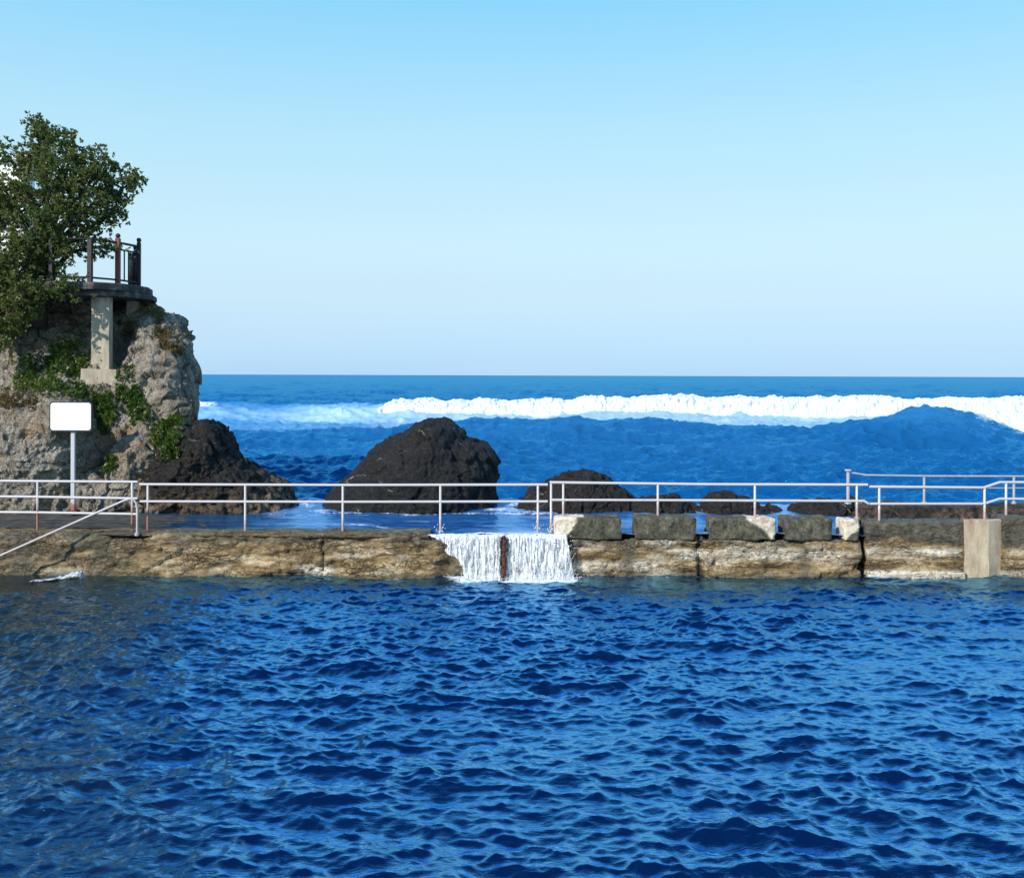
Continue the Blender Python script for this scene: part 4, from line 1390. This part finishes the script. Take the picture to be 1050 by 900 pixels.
# ------------------------------------------------------------------ plants
def leaves_mesh(cent, dirs, length, width, r):
    """folded diamond leaves: cent (n,3) base, dirs (n,3)"""
    n = len(cent)
    side = np.cross(dirs, r.normal(size=(n, 3)))
    side /= np.maximum(np.linalg.norm(side, axis=1), 1e-6)[:, None]
    up = np.cross(side, dirs)
    L = (length * r.uniform(0.7, 1.25, n))[:, None]
    W = (width * r.uniform(0.75, 1.2, n))[:, None]
    a = cent
    b = cent + dirs * L * 0.55 + side * W * 0.5 + up * W * 0.12
    c = cent + dirs * L - up * L * 0.10
    d = cent + dirs * L * 0.55 - side * W * 0.5 + up * W * 0.12
    V = np.stack([a, b, c, d], 1).reshape(-1, 3)
    i = np.arange(n)[:, None] * 4
    Fc = np.concatenate([i, i + 1, i + 2, i + 3], 1)
    return V, Fc


def build_tree():
    r = np.random.default_rng(77)
    Yt = 25.0
    base = at(40, 312, Yt)
    e = empty('tree', base, 'bushy evergreen tree leaning over the balcony at the cliff top', 'tree')
    lobes = [(48, 150, 24, 25.0), (22, 160, 22, 25.4), (72, 152, 15, 25.2), (62, 175, 24, 24.6), (98, 172, 22, 25.0), (112, 188, 22, 25.3), (136, 186, 11, 25.2), (88, 198, 26, 24.5),
             (118, 212, 15, 25.2), (104, 226, 13, 24.9), (45, 200, 30, 24.3), (12, 205, 32, 24.8), (70, 225, 26, 24.2), (30, 238, 32, 23.9), (55, 258, 22, 23.9), (92, 250, 12, 24.3), (8, 272, 32, 23.8), (40, 280, 18, 24.0),
             (12, 318, 24, 23.7), (-25, 215, 45, 25), (-35, 290, 48, 24.2), (-30, 160, 26, 25.4), (74, 296, 9, 23.7), (112, 252, 8, 24.4), (40, 138, 9, 25.1), (24, 302, 20, 23.35), (54, 297, 12, 23.45), (36, 128, 4, 25.1), (-5, 345, 16, 23.6)]
    # limbs
    trunk = MB()
    fork = at(46, 268, Yt - 0.2)
    trunk.tube([base + Vector((0, 0, -0.6)), base, at(44, 290, Yt - 0.1), fork], [0.22, 0.19, 0.15, 0.13], 10)
    trunk.tube([at(48, 300, 24.7), at(56, 278, 24.5), at(68, 262, 24.5), at(74, 232, 24.5)], [0.10, 0.08, 0.065, 0.04], 8)
    cent, dirs, cl = [], [], []
    for (lx, ly, lr, ly_) in lobes:
        c = at(lx, ly, ly_)
        R = lr / F * ly_ * (0.96 if ly < 260 else 1.0)
        mid = fork.lerp(c, 0.5) + Vector((r.normal() * 0.15, r.normal() * 0.2, 0.12))
        trunk.tube([fork, fork.lerp(mid, 0.5) + Vector((0, 0, 0.06)), mid, c], [0.07, 0.055, 0.04, 0.022], 6)
        nsub = max(4, int(30 * (R / 0.6) ** 1.7))
        for _ in range(nsub):
            d = r.normal(size=3)
            d /= np.linalg.norm(d)
            s = np.array(c) + d * R * r.uniform(0.35, 1.0) ** 0.6 * np.array([1, 1.0, 0.95])
            trunk.tube([c, Vector(np.array(c) * 0.5 + s * 0.5) + Vector((0, 0, r.uniform(-.06, .08))), Vector(s)], [0.016, 0.011, 0.006], 4, False)
            tone = r.uniform() ** 2
            nro = r.integers(7, 12)
            for _ in range(nro):
                p = s + r.normal(size=3) * np.array([0.12, 0.12, 0.095])
                ax = (p - s) + d * 0.12 + np.array([0, 0, 0.12])
                ax /= np.linalg.norm(ax) + 1e-6
                k = r.integers(6, 10)
                ld = r.normal(size=(k, 3)) * 0.75 + ax * 0.8
                ld /= np.linalg.norm(ld, axis=1)[:, None]
                cent.append(np.repeat(p[None], k, 0))
                dirs.append(ld)
                cl += [tone] * k
    V, Fc = leaves_mesh(np.concatenate(cent), np.concatenate(dirs), 0.100, 0.052, r)
    trunk.build('trunk', M['bark'], e, True)
    mesh_np('crown', V, Fc, M['leaf'], e, False, {'clump': np.repeat(np.array(cl), 4)})
    print('tree leaves', len(Fc))


def build_plants():
    Vs, Fs, nb = [], [], 0
    for V, Fc in ROCKS:
        Vs.append(V)
        Fs.append(Fc + nb)
        nb += len(V)
    bvh = BVHTree.FromPolygons([tuple(v) for v in np.concatenate(Vs)], np.concatenate(Fs).tolist())
    cam = Vector((0, 0, CAMZ))

    def inside(x, y, poly):
        c = False
        for i in range(len(poly)):
            (xa, ya), (xb, yb) = poly[i - 1], poly[i]
            if (ya > y) != (yb > y) and x < (xb - xa) * (y - ya) / (yb - ya) + xa:
                c = not c
        return c

    def patch(name, poly, n, hgt, m, label, cat, seed, ln=0.075, wd=0.034, group=None):
        r = np.random.default_rng(seed)
        xs, ys = [p[0] for p in poly], [p[1] for p in poly]
        cent, dirs, cl = [], [], []
        tries = 0
        while len(cent) < n and tries < n * 6:
            tries += 1
            x, y = r.uniform(min(xs), max(xs)), r.uniform(min(ys), max(ys))
            jx, jy = r.normal() * 2.2, r.normal() * 2.2
            if not inside(x + jx, y + jy, poly):
                continue
            if vnoise(np.array([[x * 0.13, y * 0.13, seed]]), 3)[0] < -0.45:
                continue
            h = bvh.ray_cast(cam, (at(x, y, 25) - cam).normalized())
            if h[0] is None:
                continue
            nrm = np.array(h[1])
            if nrm @ np.array(h[0] - cam) > 0:
                nrm = -nrm
            tall = hgt * (0.35 + 0.65 * (0.5 + 0.5 * vnoise(np.array([[x * 0.09, y * 0.09, seed + 4]]), 5)[0]))
            q = np.array(h[0]) + nrm * r.uniform(0, 1) ** 0.6 * tall + np.array([0, 0, 1]) * r.uniform(0, 0.6) * tall
            k = 7
            ld = r.normal(size=(k, 3)) * 0.7 + nrm * 0.6 + np.array([0, 0, 0.4])
            ld /= np.linalg.norm(ld, axis=1)[:, None]
            cent.append(np.repeat(q[None], k, 0))
            dirs.append(ld)
            cl += [float(np.clip(0.5 + vnoise(np.array([[x * 0.07, y * 0.07, seed]]), 9)[0], 0, 1))] * k
        if not cent:
            print('no hits', label)
            return
        V, Fc = leaves_mesh(np.concatenate(cent), np.concatenate(dirs), ln, wd, r)
        o = mesh_np(name, V, Fc, m, None, False, {'clump': np.repeat(np.array(cl), 4)})
        tag(o, label, cat, group)
    patch('shrub', [(48, 372), (60, 354), (78, 352), (90, 362), (90, 378), (78, 384), (60, 386)], 420, 0.34, M['bush'], 'dense dark green shrub on the ledge left of the pier footing', 'shrub', 1)
    patch('shrub', [(18, 372), (38, 362), (56, 370), (62, 390), (88, 396), (104, 408), (98, 418), (70, 408), (40, 406), (14, 402)], 620, 0.22, M['bush'], 'bright green creeper spreading along the ledge above the white sign', 'shrub', 2)
    patch('shrub', [(94, 410), (108, 404), (122, 412), (122, 430), (116, 446), (106, 446), (99, 430)], 420, 0.2, M['bush'], 'green ivy hanging down right beside the white sign', 'shrub', 3)
    patch('shrub', [(120, 400), (126, 378), (136, 378), (138, 394), (146, 408), (154, 432), (140, 436), (126, 420)], 420, 0.17, M['bush'], 'green creeper trailing down right from the pier footing', 'shrub', 4)
    patch('shrub', [(156, 440), (166, 430), (186, 430), (188, 446), (180, 468), (172, 472), (162, 460)], 380, 0.22, M['bush'], 'yellow-green shrub growing at the top of the dark outcrop', 'shrub', 5)
    dg = 'dry scrub on the cliff rim'
    patch('shrub', [(140, 318), (150, 310), (164, 322), (178, 334), (172, 336), (156, 328)], 160, 0.2, M['dry'], 'sparse dry tuft on the cliff rim under the balcony tip', 'shrub', 6, 0.07, 0.02, dg)
    patch('shrub', [(156, 340), (170, 338), (186, 350), (184, 364), (174, 366), (162, 350)], 230, 0.16, M['dry'], 'brownish green scrub on the sunlit right shoulder of the cliff', 'shrub', 7, 0.07, 0.022, dg)
    patch('shrub', [(128, 332), (138, 330), (142, 338), (134, 342)], 60, 0.12, M['dry'], 'tiny olive tuft on the pale cliff right of the pier', 'shrub', 8, 0.06, 0.02, dg)
    patch('shrub', [(0, 400), (22, 396), (40, 410), (34, 422), (10, 420), (-10, 416)], 200, 0.14, M['dry'], 'rust-brown dry scrub on the boulder left of the sign', 'shrub', 9, 0.07, 0.022)
    patch('shrub', [(104, 470), (116, 466), (120, 478), (108, 486)], 90, 0.14, M['bush'], 'small green tuft low in the crack right of the sign post', 'shrub', 10)
    patch('shrub', [(-30, 335), (-10, 318), (24, 316), (36, 330), (24, 345), (-20, 350)], 500, 0.3, M['bush'], 'shady green bush hanging under the tree at the left edge', 'shrub', 12)


# ------------------------------------------------------------------ light, sky, camera
SKY_STOPS = [(0.0, (0.33, 0.535, 0.99)), (0.02, (0.335, 0.535, 0.95)), (0.064, (0.446, 0.533, 0.714)), (0.124, (0.687, 0.712, 0.69)), (0.237, (0.93, 1.03, 0.87)), (0.358, (0.858, 1.28, 1.12)), (0.7, (0.50, 1.05, 1.35)), (1.0, (0.45, 0.95, 1.4))]

SKY_CLEAR = [(0.0, (0.462, 0.716, 0.965)), (0.03, (0.527, 0.768, 0.973)), (0.075, (0.61, 0.839, 0.973)), (0.13, (0.617, 0.871, 0.991)), (0.237, (0.479, 0.799, 0.991)), (0.36, (0.27, 0.672, 0.991)), (0.6, (0.13, 0.5, 1.0)), (1.0, (0.06, 0.3, 0.8))]


def build_world():
    sd = Vector((-0.60, -0.68, 0.56)).normalized()
    el = math.asin(sd.z)
    w = bpy.data.worlds.new('World')
    SC.world = w
    w.use_nodes = True
    nt = w.node_tree
    bg = nt.nodes['Background']
    sky = nt.nodes.new('ShaderNodeTexSky')
    sky.sky_type = 'NISHITA'
    sky.sun_disc = False
    sky.sun_elevation = el
    sky.sun_rotation = math.atan2(sd.x, sd.y)
    sky.air_density = 1.0
    sky.dust_density = 0.4
    sky.ozone_density = 1.6
    # the photograph's cyan daylight: the sky's own colour by elevation
    tcz = nt.nodes.new('ShaderNodeTexCoord')
    sz = nt.nodes.new('ShaderNodeSeparateXYZ')
    nt.links.new(tcz.outputs['Generated'], sz.inputs[0])
    tr = nt.nodes.new('ShaderNodeValToRGB')
    el_ = tr.color_ramp.elements
    stops = SKY_STOPS
    while len(el_) < len(stops):
        el_.new(0.5)
    for q, (p_, c_) in zip(el_, stops):
        q.position = p_
        q.color = (*[k / 3 for k in c_], 1)
    nt.links.new(sz.outputs['Z'], tr.inputs['Fac'])
    tint = nt.nodes.new('ShaderNodeVectorMath')
    tint.operation = 'MULTIPLY'
    sc3 = nt.nodes.new('ShaderNodeVectorMath')
    sc3.operation = 'SCALE'
    sc3.inputs['Scale'].default_value = 3.0
    nt.links.new(tr.outputs[0], sc3.inputs[0])
    nt.links.new(sky.outputs[0], tint.inputs[0])
    nt.links.new(sc3.outputs[0], tint.inputs[1])
    gr = nt.nodes.new('ShaderNodeValToRGB')
    el_ = gr.color_ramp.elements
    while len(el_) < len(SKY_CLEAR):
        el_.new(0.5)
    for q, (p_, c_) in zip(el_, SKY_CLEAR):
        q.position = p_
        q.color = (*c_, 1)
    nt.links.new(sz.outputs['Z'], gr.inputs['Fac'])
    gs = nt.nodes.new('ShaderNodeVectorMath')
    gs.operation = 'SCALE'
    gs.inputs['Scale'].default_value = 1 / 0.212
    nt.links.new(gr.outputs[0], gs.inputs[0])
    both = nt.nodes.new('ShaderNodeMix')
    both.data_type = 'RGBA'
    both.inputs['Factor'].default_value = 0.88
    nt.links.new(tint.outputs[0], both.inputs[6])
    nt.links.new(gs.outputs[0], both.inputs[7])
    # a breath of thin cloud low over the horizon
    tc = nt.nodes.new('ShaderNodeTexCoord')
    mp = nt.nodes.new('ShaderNodeMapping')
    mp.inputs['Scale'].default_value = (1.2, 1.2, 9)
    nt.links.new(tc.outputs['Generated'], mp.inputs['Vector'])
    no = nt.nodes.new('ShaderNodeTexNoise')
    no.inputs['Scale'].default_value = 2.0
    no.inputs['Detail'].default_value = 5
    nt.links.new(mp.outputs[0], no.inputs['Vector'])
    rp = nt.nodes.new('ShaderNodeValToRGB')
    rp.color_ramp.elements[0].position = 0.42
    rp.color_ramp.elements[1].position = 0.75
    nt.links.new(no.outputs['Fac'], rp.inputs['Fac'])
    sx = nt.nodes.new('ShaderNodeSeparateXYZ')
    nt.links.new(tc.outputs['Generated'], sx.inputs[0])
    band = nt.nodes.new('ShaderNodeValToRGB')
    e = band.color_ramp.elements
    e[0].position, e[0].color = 0.0, (0.6, 0.6, 0.6, 1)
    e[1].position, e[1].color = 0.16, (0, 0, 0, 1)
    nt.links.new(sx.outputs['Z'], band.inputs['Fac'])
    ml = nt.nodes.new('ShaderNodeMath')
    ml.operation = 'MULTIPLY'
    nt.links.new(rp.outputs[0], ml.inputs[0])
    nt.links.new(band.outputs[0], ml.inputs[1])
    cm = nt.nodes.new('ShaderNodeMix')
    cm.data_type = 'RGBA'
    nt.links.new(ml.outputs[0], cm.inputs['Factor'])
    nt.links.new(both.outputs[2], cm.inputs[6])
    cm.inputs[7].default_value = (2.7, 3.6, 4.55, 1)
    nt.links.new(cm.outputs[2], bg.inputs['Color'])
    bg.inputs['Strength'].default_value = 0.15
    L = bpy.data.lights.new('sun', 'SUN')
    L.energy = 4.0
    L.angle = math.radians(0.53)
    L.color = (1.0, 0.94, 0.85)
    o = bpy.data.objects.new('sun', L)
    o.rotation_euler = sd.to_track_quat('Z', 'Y').to_euler()
    o.location = (-30, -20, 40)
    COL.objects.link(o)


def build_camera():
    c = bpy.data.cameras.new('camera')
    c.sensor_width = 36
    c.sensor_fit = 'HORIZONTAL'
    c.lens = 36 * F / 1050
    c.shift_y = -(450 - HZ) / 1050
    c.clip_start = 0.1
    c.clip_end = 20000
    o = bpy.data.objects.new('camera', c)
    o.location = (0, 0, CAMZ)
    o.rotation_euler = (PI / 2, -ROLL, 0)
    COL.objects.link(o)
    SC.camera = o


build_world()
build_camera()
build_pool()
build_sea()
build_cliff()
build_rocks()
build_wall()
build_walkway()
build_waterfall()
build_railings()
build_sign()
build_balcony()
build_house()
build_tree()
build_plants()
billow('breaking_wave', 362, 1330, YB, 3.4, [(360, 413), (400, 408), (450, 409), (520, 410), (580, 408), (640, 406.5), (665, 405.5), (720, 407), (800, 408), (880, 407), (930, 409), (1000, 408), (1050, 407), (1330, 407)], 1500, 70,
       'long white line of breaking surf behind the blue swell', 'wave', 61)
billow('breaking_wave', 984, 1300, YS + 3.0, 4.2, [(960, 424), (985, 417), (1010, 411), (1035, 409), (1060, 411), (1300, 416)], 500, 70,
       'white spray curling off the peaked swell at the right edge', 'wave', 66)

SC.render.engine = 'CYCLES'
SC.cycles.use_denoising = True
SC.cycles.max_bounces = 6
SC.cycles.transparent_max_bounces = 48
SC.cycles.caustics_reflective = False
SC.cycles.caustics_refractive = False
vs = SC.view_settings
vs.view_transform = 'Standard'
vs.look = 'None'
vs.exposure = 0.5
vs.gamma = 1.0
vs.use_curve_mapping = False
